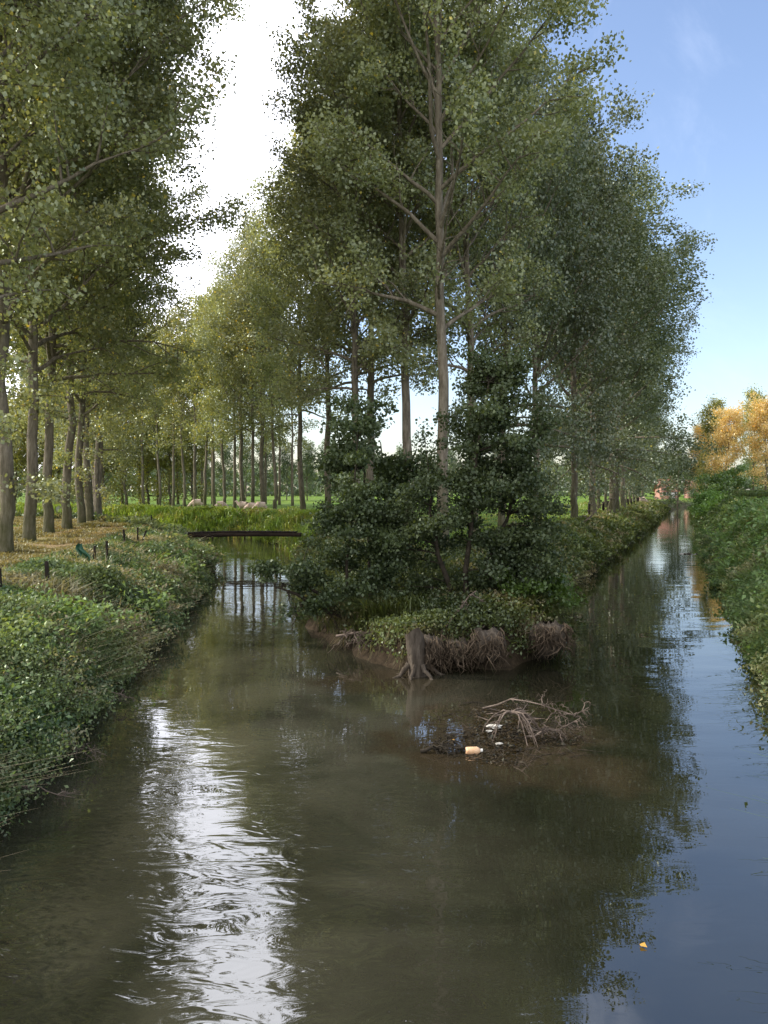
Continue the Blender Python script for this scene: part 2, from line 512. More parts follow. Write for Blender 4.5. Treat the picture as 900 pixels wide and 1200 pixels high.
def clump_leaves(C, per, spread, size, pal, up_bias, rg, aspect=0.85, yellow=0.0, centre=None):
    n = len(C) * per
    idx = np.repeat(np.arange(len(C)), per)
    off = rg.normal(size=(n, 3)) * spread
    off = np.clip(off, -1.7 * np.asarray(spread), 1.7 * np.asarray(spread))
    off[:, 2] *= 0.75
    P = C[idx] + off
    a, b = np.array(pal[0]), np.array(pal[1])
    cn = vnoise(C[:, 0] + C[:, 2], C[:, 1] - C[:, 2] * .7, 1.1, 9)
    t = np.clip((rg.random(len(C)) * 0.5 + cn * .5)[idx] * 1.0 + rg.normal(size=n) * 0.14, -.25, 1.15)[:, None]
    tint = a * (1 - t) + b * t
    if yellow:
        k = rg.random(n) < yellow
        tint[k] = tint[k] * np.array([2.6, 1.9, 0.9])
    return leaves_arrays(P, size * rg.uniform(0.5, 1.3, n), tint, up_bias, aspect, None, rg)


def envelope(t, slim):
    # t 0..1 along the crown; relative horizontal reach
    return (0.62 + 0.38 * np.sin(np.clip(t / 0.42, 0, 1) * math.pi / 2)) * np.clip(1 - ((t - 0.3) / 0.74) ** 2 * (t > 0.3), 0.05, 1) ** (0.75 if not slim else 0.9)


def make_poplar(seed, H=26, cb=6.5, Rm=5.5, r0=0.27, limbs=40, per=60, leaf=0.13, pal='poplar', low=0, fork=True, yellow=0.012, spread=0.42, slim=False, subs=8, detail=True, lean=(0, 0), core=1.2, gapt=0.24, droop=30):
    rg = np.random.default_rng(seed)
    T = Acc(); B = Acc()
    nt_ = 18
    zz = np.linspace(0, H * 0.97, nt_)
    wob = np.cumsum(rg.normal(size=(nt_, 2)) * 0.07, axis=0); wob -= wob[0]
    path = np.stack([wob[:, 0] + lean[0] * zz, wob[:, 1] + lean[1] * zz, zz], 1)
    path[0, 2] = -0.4
    rad = r0 * (1 - zz / H * 0.96) ** 0.85
    # root flare rings
    extra = np.array([[0, 0, 0.12], [0, 0, 0.45], [0, 0, 1.1]])
    P = np.vstack([path[:1], extra, path[1:]])
    Rr = np.concatenate([[r0 * 1.4], [r0 * 1.2, r0 * 1.07, r0 * 1.0], rad[1:]])
    tube(T, P, Rr, 12, wob=0.03)
    clumps = []
    golden = 2.39996
    for i in range(limbs):
        f = (i + 0.5) / limbs
        z = cb + (H * 0.97 - cb) * f ** 0.95
        t = (z - cb) / (H - cb)
        base = np.array([np.interp(z, zz, path[:, 0]), np.interp(z, zz, path[:, 1]), z])
        az = i * golden + rg.normal() * 0.5
        reach = Rm * float(envelope(np.array(t), slim)) * rg.uniform(0.62, 1.12)
        el0 = R(rg.uniform(28, 48) + 22 * t - droop * (1 - float(sstep(0.0, 0.22, t))))
        L = reach / math.cos(el0 * 0.85)
        n = 8
        d = np.array([math.cos(az) * math.cos(el0), math.sin(az) * math.cos(el0), math.sin(el0)])
        pts = [base]
        cur = d.copy()
        for k in range(n - 1):
            cur = cur + rg.normal(size=3) * 0.09 + np.array([0, 0, 0.035 * (1 if t > 0.15 else -0.8)])
            cur /= np.linalg.norm(cur)
            pts.append(pts[-1] + cur * L / (n - 1))
        pts = np.array(pts)
        rb = min(np.interp(z, zz, rad) * 0.62, 0.02 + L * 0.0175)
        tube(B, pts, rb * (1 - np.linspace(0, 0.88, n)), 6 if detail else 4)
        ns = max(3, int(subs * (0.5 + 0.5 * L / Rm)))
        for j in range(ns):
            u = 0.22 + 0.78 * (j + rg.random()) / ns
            q = u * (n - 1); k0 = min(int(q), n - 2); p0 = pts[k0] * (1 - (q - k0)) + pts[k0 + 1] * (q - k0)
            dd = pts[k0 + 1] - pts[k0]; dd = dd / np.linalg.norm(dd)
            rd = rg.normal(size=3); rd[2] += 0.25; rd /= np.linalg.norm(rd)
            sdv = dd * 0.75 + rd * 0.9; sdv /= np.linalg.norm(sdv)
            sl = L * (0.42 * (1 - 0.55 * u)) * rg.uniform(0.6, 1.2) + 0.35
            m = 5
            sp = np.array([p0 + sdv * sl * w + np.array([0, 0, (0.12 if t > 0.1 else -0.15) * sl * w * w]) + rg.normal(size=3) * 0.03 for w in np.linspace(0, 1, m)])
            if detail:
                tube(B, sp, rb * 0.36 * (1 - np.linspace(0, 0.8, m)), 4)
            for w in np.linspace(0.35, 1.05, max(2, int(sl / 0.5) + 1)):
                clumps.append(p0 + sdv * sl * w + rg.normal(size=3) * 0.12)
        clumps.append(pts[-1])
    # epicormic shoots along the lower trunk
    for i in range(low):
        z = rg.uniform(2.0, cb + 1.5)
        az = rg.random() * 6.28
        for w in np.linspace(0.35, 1.0, 5):
            Ls = rg.uniform(0.9, 3.0)
            clumps.append(np.array([math.cos(az) * Ls * w, math.sin(az) * Ls * w, z + 0.25 * Ls * w - 0.35 * Ls * w * w]))
        e = np.array([[math.cos(az) * w * 2.2, math.sin(az) * w * 2.2, z + 0.5 * w - 0.75 * w * w] for w in np.linspace(0, 1, 5)])
        tube(B, e, np.linspace(0.025, 0.006, 5), 4)
    C = np.array(clumps)
    # thin some clumps out to open gaps
    gap = vnoise(C[:, 0] + C[:, 2] * 0.6, C[:, 1] - C[:, 2] * 0.5, 1.7, seed)
    rad_ = np.hypot(C[:, 0], C[:, 1])
    inner = (rad_ < core) & (C[:, 2] < cb + 0.62 * (H - cb)) & (rg.random(len(C)) < 0.85) & (C[:, 2] > cb - 0.5)
    C = C[(gap > gapt) & ~inner]
    V, Q, Tn = clump_leaves(C, per, spread, leaf, GREENS[pal], 0.15, rg, yellow=yellow)
    return (T.mesh('trunk', M['bark'], True), B.mesh('branches', M['bark'], True),
            mesh_from('crown', V, Q, M['leaf'], Tn))


PROTO = {}
PROTO['main'] = make_poplar(101, H=27, cb=7.6, Rm=5.2, r0=0.225, limbs=40, per=84, leaf=0.135, yellow=0.01, spread=0.29, core=2.3, gapt=0.33, droop=10)
PROTO['nearA'] = make_poplar(102, H=26, cb=6.8, Rm=7.2, r0=0.26, limbs=50, per=66, leaf=0.14, low=4, spread=0.31, droop=15)
PROTO['nearB'] = make_poplar(103, H=25.5, cb=6.2, Rm=6.8, r0=0.25, limbs=50, per=58, leaf=0.15, low=9, yellow=0.03, spread=0.31, droop=18)
PROTO['wide'] = make_poplar(118, H=26, cb=7.0, Rm=8.9, r0=0.25, limbs=60, per=58, leaf=0.15, low=5, yellow=0.02, spread=0.32, droop=12, subs=9)
PROTO['nearC'] = make_poplar(104, H=26, cb=7.5, Rm=5.2, r0=0.23, limbs=40, per=60, leaf=0.14, spread=0.30, core=1.5, gapt=.28, droop=10)
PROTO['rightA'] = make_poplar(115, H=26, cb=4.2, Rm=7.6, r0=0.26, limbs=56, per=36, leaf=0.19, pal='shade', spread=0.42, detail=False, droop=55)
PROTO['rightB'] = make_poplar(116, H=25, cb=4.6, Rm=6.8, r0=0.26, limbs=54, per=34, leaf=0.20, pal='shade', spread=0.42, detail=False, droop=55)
PROTO['midA'] = make_poplar(105, H=25, cb=7.5, Rm=6.0, r0=0.26, limbs=44, per=34, leaf=0.19, spread=0.38, detail=False, low=4, yellow=0.03)
PROTO['midB'] = make_poplar(106, H=25.5, cb=8.2, Rm=5.4, r0=0.24, limbs=42, per=34, leaf=0.18, spread=0.42, detail=False)
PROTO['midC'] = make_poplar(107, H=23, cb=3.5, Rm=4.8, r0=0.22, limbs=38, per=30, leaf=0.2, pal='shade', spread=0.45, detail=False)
PROTO['slim'] = make_poplar(108, H=23, cb=6.8, Rm=3.6, r0=0.19, limbs=34, per=26, leaf=0.22, pal='olive', spread=0.4, subs=5, detail=False, yellow=0.04)
PROTO['slimB'] = make_poplar(109, H=24, cb=7.4, Rm=3.8, r0=0.20, limbs=34, per=26, leaf=0.22, pal='olive', spread=0.4, subs=5, detail=False, yellow=0.03)
PROTO['far'] = make_poplar(110, H=20, cb=2.0, Rm=5.0, r0=0.22, limbs=32, per=18, leaf=0.36, pal='dark', spread=0.6, subs=5, detail=False)
PROTO['hedge'] = make_poplar(113, H=15, cb=0.8, Rm=4.6, r0=0.2, limbs=34, per=20, leaf=0.3, pal='yellowgreen', spread=0.55, subs=5, detail=False)
PROTO['autumn'] = make_poplar(111, H=17, cb=2.5, Rm=3.9, r0=0.2, limbs=36, per=30, leaf=0.26, pal='orange', spread=0.5, subs=6, detail=False)
PROTO['autumn_green'] = make_poplar(112, H=17, cb=2.5, Rm=3.2, r0=0.2, limbs=32, per=26, leaf=0.26, pal='yellowgreen', spread=0.5, subs=5, detail=False)


def gz(x, y): return float(ground_z([x], [y])[0])


def place_tree(kind, x, y, label, cat='poplar', group=None, rz=None, s=1.0, sz=None,  z=None, name='poplar_tree'):
    t = empty(name, (x, y, gz(x, y) - 0.02 if z is None else z), label, cat, group, rng.random() * 6.28 if rz is None else rz)
    t.scale = (s, s, sz or s)
    for nm, me in zip(('trunk', 'branches', 'crown'), PROTO[kind]):
        link(nm, me, t)
    return t


ORD = ['first', 'second', 'third', 'fourth', 'fifth', 'sixth', 'seventh', 'eighth', 'ninth', 'tenth', 'eleventh', 'twelfth', 'thirteenth', 'fourteenth', 'fifteenth', 'sixteenth', 'seventeenth', 'eighteenth']

# the main poplar and its neighbours on the spit
place_tree('main', 2.1, 28, 'tall poplar with bare forked lower limbs rising behind the dark alder bushes', group=None, rz=0.6)
SPIT = [('nearC', -1.25, 34.5, 'slender poplar left of the tall forked one, crown leaning over the channel', 2.1, 0.85),
        ('nearC', 1.05, 34, 'straight pale trunked poplar just behind the tall forked one', 4.0, 1.0),
        ('nearC', -0.7, 41, 'thin poplar seen above the left alder bush', 5.2, 1.0),
        ('midB', -2.0, 48, 'fifth poplar back along the left channel bank, trunk seen over the alder', 1.0, 1.0),
        ('midB', -3.9, 55, 'sixth poplar back along the left channel bank, before the meadow gap', 2.8, 1.0),
        ('midB', -6.4, 62, 'seventh poplar back on the left channel bank, right of the grazing sheep', 3.9, 0.96)]
for k, x, y, lb, rz, s in SPIT:
    place_tree(k, x, y, lb, group='poplars on the spit between the channels', rz=rz, s=s)
# row along the right channel
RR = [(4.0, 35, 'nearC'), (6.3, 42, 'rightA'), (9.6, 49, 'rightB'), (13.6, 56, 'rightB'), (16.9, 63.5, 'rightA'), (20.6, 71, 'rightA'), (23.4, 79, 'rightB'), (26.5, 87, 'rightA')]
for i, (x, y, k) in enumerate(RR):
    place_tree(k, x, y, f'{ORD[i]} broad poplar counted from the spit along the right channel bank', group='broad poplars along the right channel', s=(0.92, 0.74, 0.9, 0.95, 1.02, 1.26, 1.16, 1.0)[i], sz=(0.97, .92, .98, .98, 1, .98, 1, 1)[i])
# inner row whose trunks show above the fence
d0 = 90
for i in range(12):
    d = d0 + i * 7.0
    x = 24.5 + .405 * (d - 92)
    place_tree('rightB' if i % 2 else 'midC', x, d, f'{ORD[i]} dark trunk from the left in the meadow row behind the fence posts', group='poplar row in the meadow beside the fence', s=0.93)
# left row beside the path
LR = [(-11.9, 21.8, 'nearA'), (-13.4, 27.7, 'nearA'), (-15.4, 34, 'wide'), (-16.9, 39.5, 'wide'), (-18.2, 45, 'nearA'), (-19.5, 50.6, 'nearB'), (-21, 56, 'midA'), (-22.6, 62, 'midB'),
      (-24.6, 68, 'midA'), (-27.2, 74, 'midB'), (-30.5, 80, 'midA'), (-35, 86, 'midB')]
for i, (x, y, k) in enumerate(LR):
    if i == 0: lb = 'nearest big poplar, its crown filling the upper left corner'
    else: lb = f'{ORD[i]} poplar from the camera in the row left of the dry grass path'
    t = place_tree(k, x, y, lb, group='poplars left of the path', s=1.02)
    if 1 <= i <= 4:
        t.rotation_mode = 'ZYX'; t.rotation_euler[1] = R((1.2, 1.8, 2.4, 1.5)[i - 1])
# far bank row where the river bends
xs_px = [322, 308, 296, 285, 275, 263, 251, 240, 228, 216, 203, 187, 168]
for i, px in enumerate(xs_px):
    d = 81 + i * 2.4
    place_tree(('slim', 'midB', 'slimB', 'midB')[i] if i < 4 else ('slim' if i % 2 else 'slimB'), PX(px, d), d, f'{ORD[i]} slim trunk from the right in the row on the far bank of the bend', group='slim poplars on the far bank of the bend', s=1.0 + 0.12 * rng.random())
# second line behind
for i in range(14):
    px = 40 + i * 24 + rng.normal() * 5
    d = 118 + rng.random() * 16
    place_tree('slimB', PX(px, d), d, 'slim poplar in the hazy rear plantation beyond the bend', group='rear plantation poplars beyond the bend', s=0.95 + 0.2 * rng.random())
for i in range(12):
    px = -60 + i * 26
    d = 112 + 14 * rng.random()
    place_tree('hedge', PX(px, d), d, 'sunlit yellow green tree at the far edge of the left meadow', group='sunlit trees beyond the left meadow', cat='tree', name='broadleaf_tree', s=0.8 + 0.25 * rng.random())
for i in range(14):
    px = 120 + i * 24
    d = 175 + 20 * rng.random()
    place_tree('far', PX(px, d), d, 'distant dark tree behind the plantation beyond the bend', group='distant trees beyond the bend', cat='tree', name='broadleaf_tree', s=0.55 + 0.2 * rng.random())
for i in range(16):
    px = 360 + i * 28
    d = 235 + 40 * rng.random()
    place_tree('far', PX(px, d), d, 'distant dark tree on the horizon behind the spit', group='distant trees behind the spit', cat='tree', name='broadleaf_tree', s=0.6 + 0.2 * rng.random())
th_ = rng.uniform(R(-50), R(50), 26000)
rd_ = rng.uniform(300, 340, 26000)
hh_ = 7 + 9 * fnoise(th_ * 60, th_ * 0, 1.0, 44, 4)
Cw = np.stack([np.sin(th_) * rd_, np.cos(th_) * rd_, 1.5 + hh_ * rng.random(26000) ** .7], 1)
tw_ = np.array([0.10, 0.135, 0.08]) * rng.uniform(.6, 1.5, (26000, 1))
V, Q, T = leaves_arrays(Cw, rng.uniform(1.2, 2.6, 26000), tw_, 0.1, 0.8)
o = link('distant_wood', mesh_from('distant_wood', V, Q, M['leaf'], T)); tag(o, 'far off hazy wood along the horizon', 'wood', kind='stuff')
# autumn trees right
A = [(850, 128, 'autumn', .84, 'glowing orange poplar above the green bush, centre of the autumn trees'),
     (898, 122, 'autumn', .88, 'orange poplar at the right edge of the picture'),
     (836, 136, 'autumn_green', .96, 'yellow green poplar behind the left side of the orange one'),
     (882, 150, 'autumn_green', 1.15, 'thin pointed yellow green poplar between the two orange ones'),
     (826, 150, 'autumn', 0.85, 'brownish orange poplar at the left end of the autumn trees')]
for px, d, k, s, lb in A:
    place_tree(k, PX(px, d), d, lb, group='autumn poplars', s=s)
place_tree('far', PX(794, 150), 150, 'dark tree over the end of the right channel beside the red roof', cat='tree', name='broadleaf_tree', s=0.74)
place_tree('far', PX(816, 185), 185, 'small dark tree between the two red roofs', cat='tree', name='broadleaf_tree', s=0.5)


# ------------------------------------------------------------------ bushes with several stems
def make_bush(name, label, base, stems, blobs, n_clumps, per, leaf, pal, spread, seed, cat='bush', up=0.35, mat='alder_leaf', aspect=0.8, stem_r=0.06, group=None):
    """stems: polylines in world coords; blobs: (centre, radii) ellipsoids that clumps fill"""
    rg = np.random.default_rng(seed)
    b = np.array(base)
    t = empty(name, base, label, cat, group)
    for st in stems:
        A_ = Acc(); st = np.array(st, float) - b
        # resample with a bit of wander
        n = 10
        L = np.linspace(0, len(st) - 1, n)
        p = np.stack([np.interp(L, np.arange(len(st)), st[:, k]) for k in range(3)], 1)
        p[1:-1] += rg.normal(size=(n - 2, 3)) * 0.03
        tube(A_, p, np.linspace(stem_r, stem_r * 0.25, n), 8, wob=0.04)
        link('stem', A_.mesh('stem', M['bark_dark'], True), t)
    allst = np.concatenate([np.stack([np.interp(np.linspace(0, len(s) - 1, 14), np.arange(len(s)), np.array(s, float)[:, k]) for k in range(3)], 1) for s in stems]) - b
    vol = np.array([r[0] * r[1] * r[2] for _, r in blobs]); vol = vol ** 0.8 / (vol ** 0.8).sum()
    C = []
    B = Acc()
    for (c, r), v in zip(blobs, vol):
        nb = max(6, int(n_clumps * v / 9))
        u = unit(rg.normal(size=(nb, 3))) * (0.55 + 0.55 * rg.random((nb, 1)))
        for q in np.array(c) - b + u * np.array(r) * rg.uniform(0.75, 1.3, (nb, 1)):
            dd_ = allst - q
            j = np.argmin((dd_[:, 0] ** 2 + dd_[:, 1] ** 2) + 0.6 * dd_[:, 2] ** 2 + 2.5 * np.maximum(0, dd_[:, 2] + 0.25) ** 2)
            a = allst[j]
            mid = a * .45 + q * .55 + np.array([0, 0, 0.12 * np.linalg.norm(q - a)]) + rg.normal(size=3) * 0.08
            w_ = np.linspace(0, 1, 8)[:, None]
            cv = a * (1 - w_) ** 2 + 2 * mid * w_ * (1 - w_) + q * w_ ** 2
            tube(B, cv, np.linspace(0.016, 0.003, 8), 4)
            L_ = np.linalg.norm(q - a)
            tdir = q - mid; tdir[2] *= .4; tdir /= np.linalg.norm(tdir) + 1e-6
            side = np.array([-tdir[1], tdir[0], 0.0])
            for k in range(9):
                f = rg.uniform(0.35, 1.05)
                p = cv[min(7, int(f * 7))]
                C.append((p + side * rg.uniform(-1, 1) * 0.34 * (1.3 - f) * min(1.6, L_) + tdir * rg.uniform(0, .22) + rg.normal(size=3) * [.05, .05, .03])[None])
    link('branches', B.mesh('branches', M['bark_dark'], True), t)
    C = np.concatenate(C)
    V, Q, Tn = clump_leaves(C, per, np.array([spread, spread, spread * 0.75]), leaf, GREENS[pal], up, rg, aspect=aspect)
    link('foliage', mesh_from('foliage', V, Q, M[mat], Tn), t)
    return t


make_bush('alder_bush', 'tall dark alder bush on the right half of the island tip', (2.0, 20.0, 0.9),
          [[(2.0, 20.0, 0.9), (2.15, 20.0, 2.4), (2.3, 20.1, 4.2), (2.7, 20.3, 6.8)], [(2.2, 20.2, 0.9), (2.9, 20.3, 2.6), (3.7, 20.5, 4.6)], [(1.9, 20.2, 0.9), (1.3, 20.1, 2.5), (1.2, 20.2, 4.1)]],
          [((2.6, 20.2, 4.7), (1.55, 1.4, 1.7)), ((3.5, 20.3, 3.4), (1.2, 1.3, 1.5)), ((2.7, 20.6, 6.6), (0.75, 0.75, 1.3)), ((1.3, 20.0, 3.5), (1.15, 1.2, 1.0)), ((3.3, 19.5, 2.0), (1.2, 0.9, 0.9)), ((3.7, 20.6, 5.6), (0.9, 0.8, 1.0)), ((0.9, 20.6, 2.4), (0.9, 0.8, 1.1)), ((4.1, 19.6, 2.4), (0.8, 0.8, 1.1)), ((3.0, 20.5, 6.5), (1.2, .9, 1.5))],
          1800, 25, 0.09, 'alder', 0.15, 201, stem_r=0.085)
make_bush('alder_bush', 'dark alder bush leaning out over the left channel from the island tip', (-0.75, 20.6, 0.5),
          [[(-0.75, 20.6, 0.5), (-1.0, 20.6, 1.6), (-0.9, 20.7, 3.0), (-0.7, 20.8, 5.4)], [(-0.8, 20.5, 0.5), (-1.5, 20.3, 1.2), (-2.3, 20.2, 1.8), (-3.1, 20.1, 2.0)], [(-0.7, 20.7, 0.5), (-0.1, 20.7, 1.8), (0.2, 20.8, 3.4)]],
          [((-0.8, 20.7, 3.0), (1.3, 1.2, 1.2)), ((-0.6, 20.8, 4.7), (0.65, 0.7, 1.2)), ((-1.6, 20.4, 2.0), (1.1, 0.9, 0.55)), ((-2.6, 20.1, 2.15), (0.95, 0.45, 0.28)), ((-2.2, 20.0, 1.2), (0.6, 0.4, 0.5)), ((0.1, 20.6, 2.6), (0.9, 0.9, 1.1)), ((-1.5, 20.3, 3.6), (0.8, 0.6, 0.6)), ((-.3, 20.0, 1.5), (0.9, 0.6, .6))],
          900, 26, 0.09, 'alder', 0.15, 202, stem_r=0.06)
make_bush('sapling', 'light green sapling with bigger leaves between the two alder bushes', (-0.4, 22.5, 1.2),
          [[(-0.4, 22.5, 1.2), (-0.5, 22.5, 3.4), (-0.8, 22.5, 6.6)], [(0.0, 22.6, 1.2), (0.2, 22.6, 3.0), (-0.1, 22.6, 5.4)]],
          [((-0.8, 22.5, 5.6), (0.8, 0.7, 1.3)), ((-1.6, 22.6, 4.6), (0.8, 0.6, 0.7)), ((0.1, 22.6, 3.8), (0.7, 0.6, 1.4)), ((0.9, 22.6, 4.4), (0.8, 0.6, 1.0))],
          420, 22, 0.12, 'alder', 0.2, 203, cat='sapling')
make_bush('shrub', 'bright green low shrub under the right side of the tall alder', (3.3, 19.6, 0.7),
          [[(3.3, 19.6, 0.7), (3.5, 19.5, 1.5)], [(3.3, 19.6, 0.7), (3.9, 19.7, 1.3)]],
          [((3.5, 19.4, 1.35), (0.7, 0.6, 0.55)), ((4.3, 20.3, 1.5), (0.7, 0.7, 0.5))], 150, 26, 0.10, 'sapling', 0.15, 204, cat='shrub', mat='herb')
# shrubs at the far right
make_bush('shrub', 'rounded yellow green bush below the orange trees', (PX(846, 108), 108, 2.2),
          [[(PX(846, 108), 108, 2.2), (PX(846, 108), 108, 5.5)]],
          [((PX(848, 108), 108, 4.6), (4.2, 3, 2.9)), ((PX(838, 106), 106, 3.4), (2.6, 2.5, 2.2)), ((PX(866, 108), 109, 4.4), (3.2, 2.5, 2.6))], 330, 30, 0.26, 'sapling', 0.5, 205, cat='shrub', mat='leaf')
make_bush('shrub', 'bright yellow green bush hanging over the right channel water', (PX(828, 92), 92, 1.2),
          [[(PX(828, 92), 92, 1.2), (PX(828, 92), 92, 3)]],
          [((PX(828, 94), 94, 2.4), (1.8, 2, 2.0)), ((PX(838, 84), 84, 2.0), (1.7, 2.5, 1.6))], 230, 26, 0.22, 'sapling', 0.4, 206, cat='shrub', mat='herb')


# ------------------------------------------------------------------ plants and grass (stuff)
def bank_points(n, xlo, xhi, ylo, yhi, cond, power=1.0):
    """random points, denser near the camera"""
    out = []
    tot = 0
    while tot < n:
        m = n * 4
        y = ylo + (yhi - ylo) * rng.random(m) ** (1 + power)
        x = rng.uniform(xlo, xhi, m)
        k = (x > -0.56 * y - 2.5) & (x < 0.56 * y + 2.5)
        x, y = x[k], y[k]
        s = water_s(x, y)
        c = cond(x, y, s)
        x, y, s = x[c], y[c], s[c]
        out.append(np.stack([x, y, s], 1)); tot += len(x)
        if len(x) == 0: break
    P = np.concatenate(out)[:n]
    return P


def grad_s(x, y):
    e = 0.25
    gx = water_s(x + e, y) - water_s(x - e, y); gy = water_s(x, y + e) - water_s(x, y - e)
    g_ = np.stack([gx, gy], 1)
    return g_ / (np.linalg.norm(g_, axis=1, keepdims=True) + 1e-6)


def herb_tint(x, y, n, pal, seed):
    a, b, dry = [np.array(c) for c in pal]
    t = np.clip(fnoise(x, y, 1.6, seed, 3) * 1.5 - 0.25 + rng.normal(size=len(x)) * 0.15, 0, 1)[:, None]
    c = (a * (1 - t) + b * t) * (0.55 + 0.85 * fnoise(x, y, 0.9, seed + 90, 2))[:, None]
    d = np.clip((fnoise(x, y, 1.1, seed + 40, 3) - 0.58) * 6, 0, 1)[:, None] * 0.8
    return c * (1 - d) + dry * d


def herbs(name, label, cat, P, hfun, pal, seed, leaves_near=34, size_near=0.062, aspect=0.55, up=0.5, over=0.5):
    x, y, s = P.T
    z = ground_z(x, y, s)
    h = hfun(x, y, s)
    g2 = grad_s(x, y)
    lean = np.exp(-np.clip(s, 0, 9) / 0.9)[:, None] * over
    dirv = np.concatenate([-g2 * lean, np.ones((len(x), 1))], 1) + np.concatenate([rng.normal(size=(len(x), 2)) * 0.22, np.zeros((len(x), 1))], 1)
    dist = np.maximum(8, y)
    size = size_near * (dist / 10) ** 0.75
    cnt = np.clip((leaves_near * (dist / 10) ** -0.35), 8, 80).astype(int)
    idx = np.repeat(np.arange(len(x)), cnt)
    n = len(idx)
    u = rng.random(n) ** 0.6
    base = np.stack([x, y, np.maximum(z, 0.02)], 1)[idx]
    Pp = base + dirv[idx] * (h[idx] * u)[:, None]
    Pp[:, :2] += rng.normal(size=(n, 2)) * (0.13 + 0.05 * h[idx])[:, None]
    Pp[:, 2] += rng.normal(size=n) * 0.06 - (lean[idx, 0] * u * u * 0.45 * h[idx])
    Pp[:, 2] = np.maximum(Pp[:, 2], 0.02)
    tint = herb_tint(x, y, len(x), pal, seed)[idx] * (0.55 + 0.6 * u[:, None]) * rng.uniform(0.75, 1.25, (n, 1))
    out = rng.normal(size=(n, 3)); out[:, 2] -= 0.2
    V, Q, T = leaves_arrays(Pp, size[idx] * rng.uniform(0.6, 1.4, n), tint, up, aspect, out, None, 0.3)
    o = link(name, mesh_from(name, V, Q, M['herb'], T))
    return tag(o, label, cat, kind='stuff')


def blades(name, label, cat, P, hfun, pal, seed, per=9, width=0.012, droop=0.5, lean_water=0.4, tuft=0.06):
    x, y, s = P.T
    z = ground_z(x, y, s)
    h = hfun(x, y, s)
    g2 = grad_s(x, y)
    idx = np.repeat(np.arange(len(x)), per)
    n = len(idx)
    b = np.stack([x, y, np.maximum(z, 0.0) - 0.02], 1)[idx]
    b[:, :2] += rng.normal(size=(n, 2)) * tuft * (1 + y[idx][:, None] / 40)
    a = rng.random(n) * 6.28
    d = np.stack([np.cos(a), np.sin(a), np.zeros(n)], 1) * (0.25 + 0.45 * rng.random((n, 1)))
    d[:, :2] -= (g2 * np.exp(-np.clip(s, 0, 9) / 1.5)[:, None] * lean_water)[idx]
    L = (h[idx] * rng.uniform(0.6, 1.25, n))[:, None]
    up = np.array([0, 0, 1.0])
    p1 = b + (d * 0.35 + up) * L * 0.55
    p2 = b + (d * 1.2 + up * (1.0 - droop * 0.55)) * L
    w = np.cross(d, up); w = unit(w) * (width * (1 + np.maximum(y[idx], 8)[:, None] / 14))
    V = np.stack([b - w * .5, b + w * .5, p1 + w * .45, p1 - w * .45, p2 + w * 0.08, p2 - w * .08], 1).reshape(-1, 3)
    k = np.arange(n)[:, None] * 6
    Q = np.concatenate([k + np.array([[0, 1, 2, 3]]), k + np.array([[3, 2, 4, 5]])])
    c = herb_tint(x, y, len(x), pal, seed)[idx] * rng.uniform(0.7, 1.3, (n, 1))
    T = np.repeat(c, 6, axis=0)
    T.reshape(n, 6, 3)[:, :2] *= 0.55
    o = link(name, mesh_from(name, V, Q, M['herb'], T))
    return tag(o, label, cat, kind='stuff')


HERB = ((0.042, 0.08, 0.035), (0.155, 0.195, 0.085), (0.3, 0.25, 0.18))
HERBR = ((0.07, 0.14, 0.05), (0.22, 0.3, 0.1), (0.34, 0.32, 0.19))
LIT = ((0.13, 0.22, 0.04), (0.28, 0.36, 0.075), (0.38, 0.32, 0.16))
DRY = ((0.16, 0.15, 0.06), (0.28, 0.24, 0.11), (0.38, 0.29, 0.17))
ISL = ((0.045, 0.075, 0.026), (0.16, 0.19, 0.055), (0.32, 0.27, 0.16))


def hlump(lo, hi, sc, seed):
    return lambda x, y, s: lo + (hi - lo) * np.clip(fnoise(x, y, sc, seed, 3) * 1.6 - 0.3, 0, 1)


isleft = lambda x, y: x < left_x(y) + 0.6
isright = lambda x, y: x > right_x(y) - 0.6

# left bank
P = bank_points(11500, -16, -3, 5.5, 60, lambda x, y, s: isleft(x, y) & (s > -0.15) & (s < 3.4 + 0.6 * (fnoise(x, y, 2, 8) - 0.5)), 0.55)
herbs('nettles', 'tangled dark green nettles and weeds covering the left bank', 'weeds', P, lambda x, y, s: hlump(0.12, 1.0, 1.5, 61)(x, y, s) * (1 - 0.8 * sstep(1.2, 2.8, s)), HERB, 62, over=0.55, size_near=0.054, leaves_near=44)
P = bank_points(3000, -16, -3, 5.5, 60, lambda x, y, s: isleft(x, y) & (s > 0.1) & (s < 4.0), 0.5)
blades('bank_grass', 'long grass blades among the weeds on the left bank', 'grass', P, lambda x, y, s: hlump(0.3, 0.95, 1.3, 63)(x, y, s) * (1 - 0.65 * sstep(1.4, 3.0, s)), HERB, 64, per=8)
P = bank_points(1000, -16, -3, 6, 45, lambda x, y, s: isleft(x, y) & (s > 0.1) & (s < 2.0) & (fnoise(x, y, 1.2, 141, 3) > .53), 0.55)
herbs('broad_weeds', 'taller broad leaved weeds standing out of the left bank', 'weeds', P, lambda x, y, s: hlump(0.5, 1.1, .9, 142)(x, y, s) * (1 - .5 * sstep(.8, 2, s)), ((0.07, 0.13, 0.05), (0.2, 0.27, 0.1), (0.22, 0.24, 0.1)), 143, over=0.4, size_near=0.08, leaves_near=20, aspect=.5, up=.9)
P = bank_points(700, -16, -3, 6, 50, lambda x, y, s: isleft(x, y) & (s > 0.0) & (s < 3.3) & (fnoise(x, y, 1.4, 151, 3) > .5), 0.55)
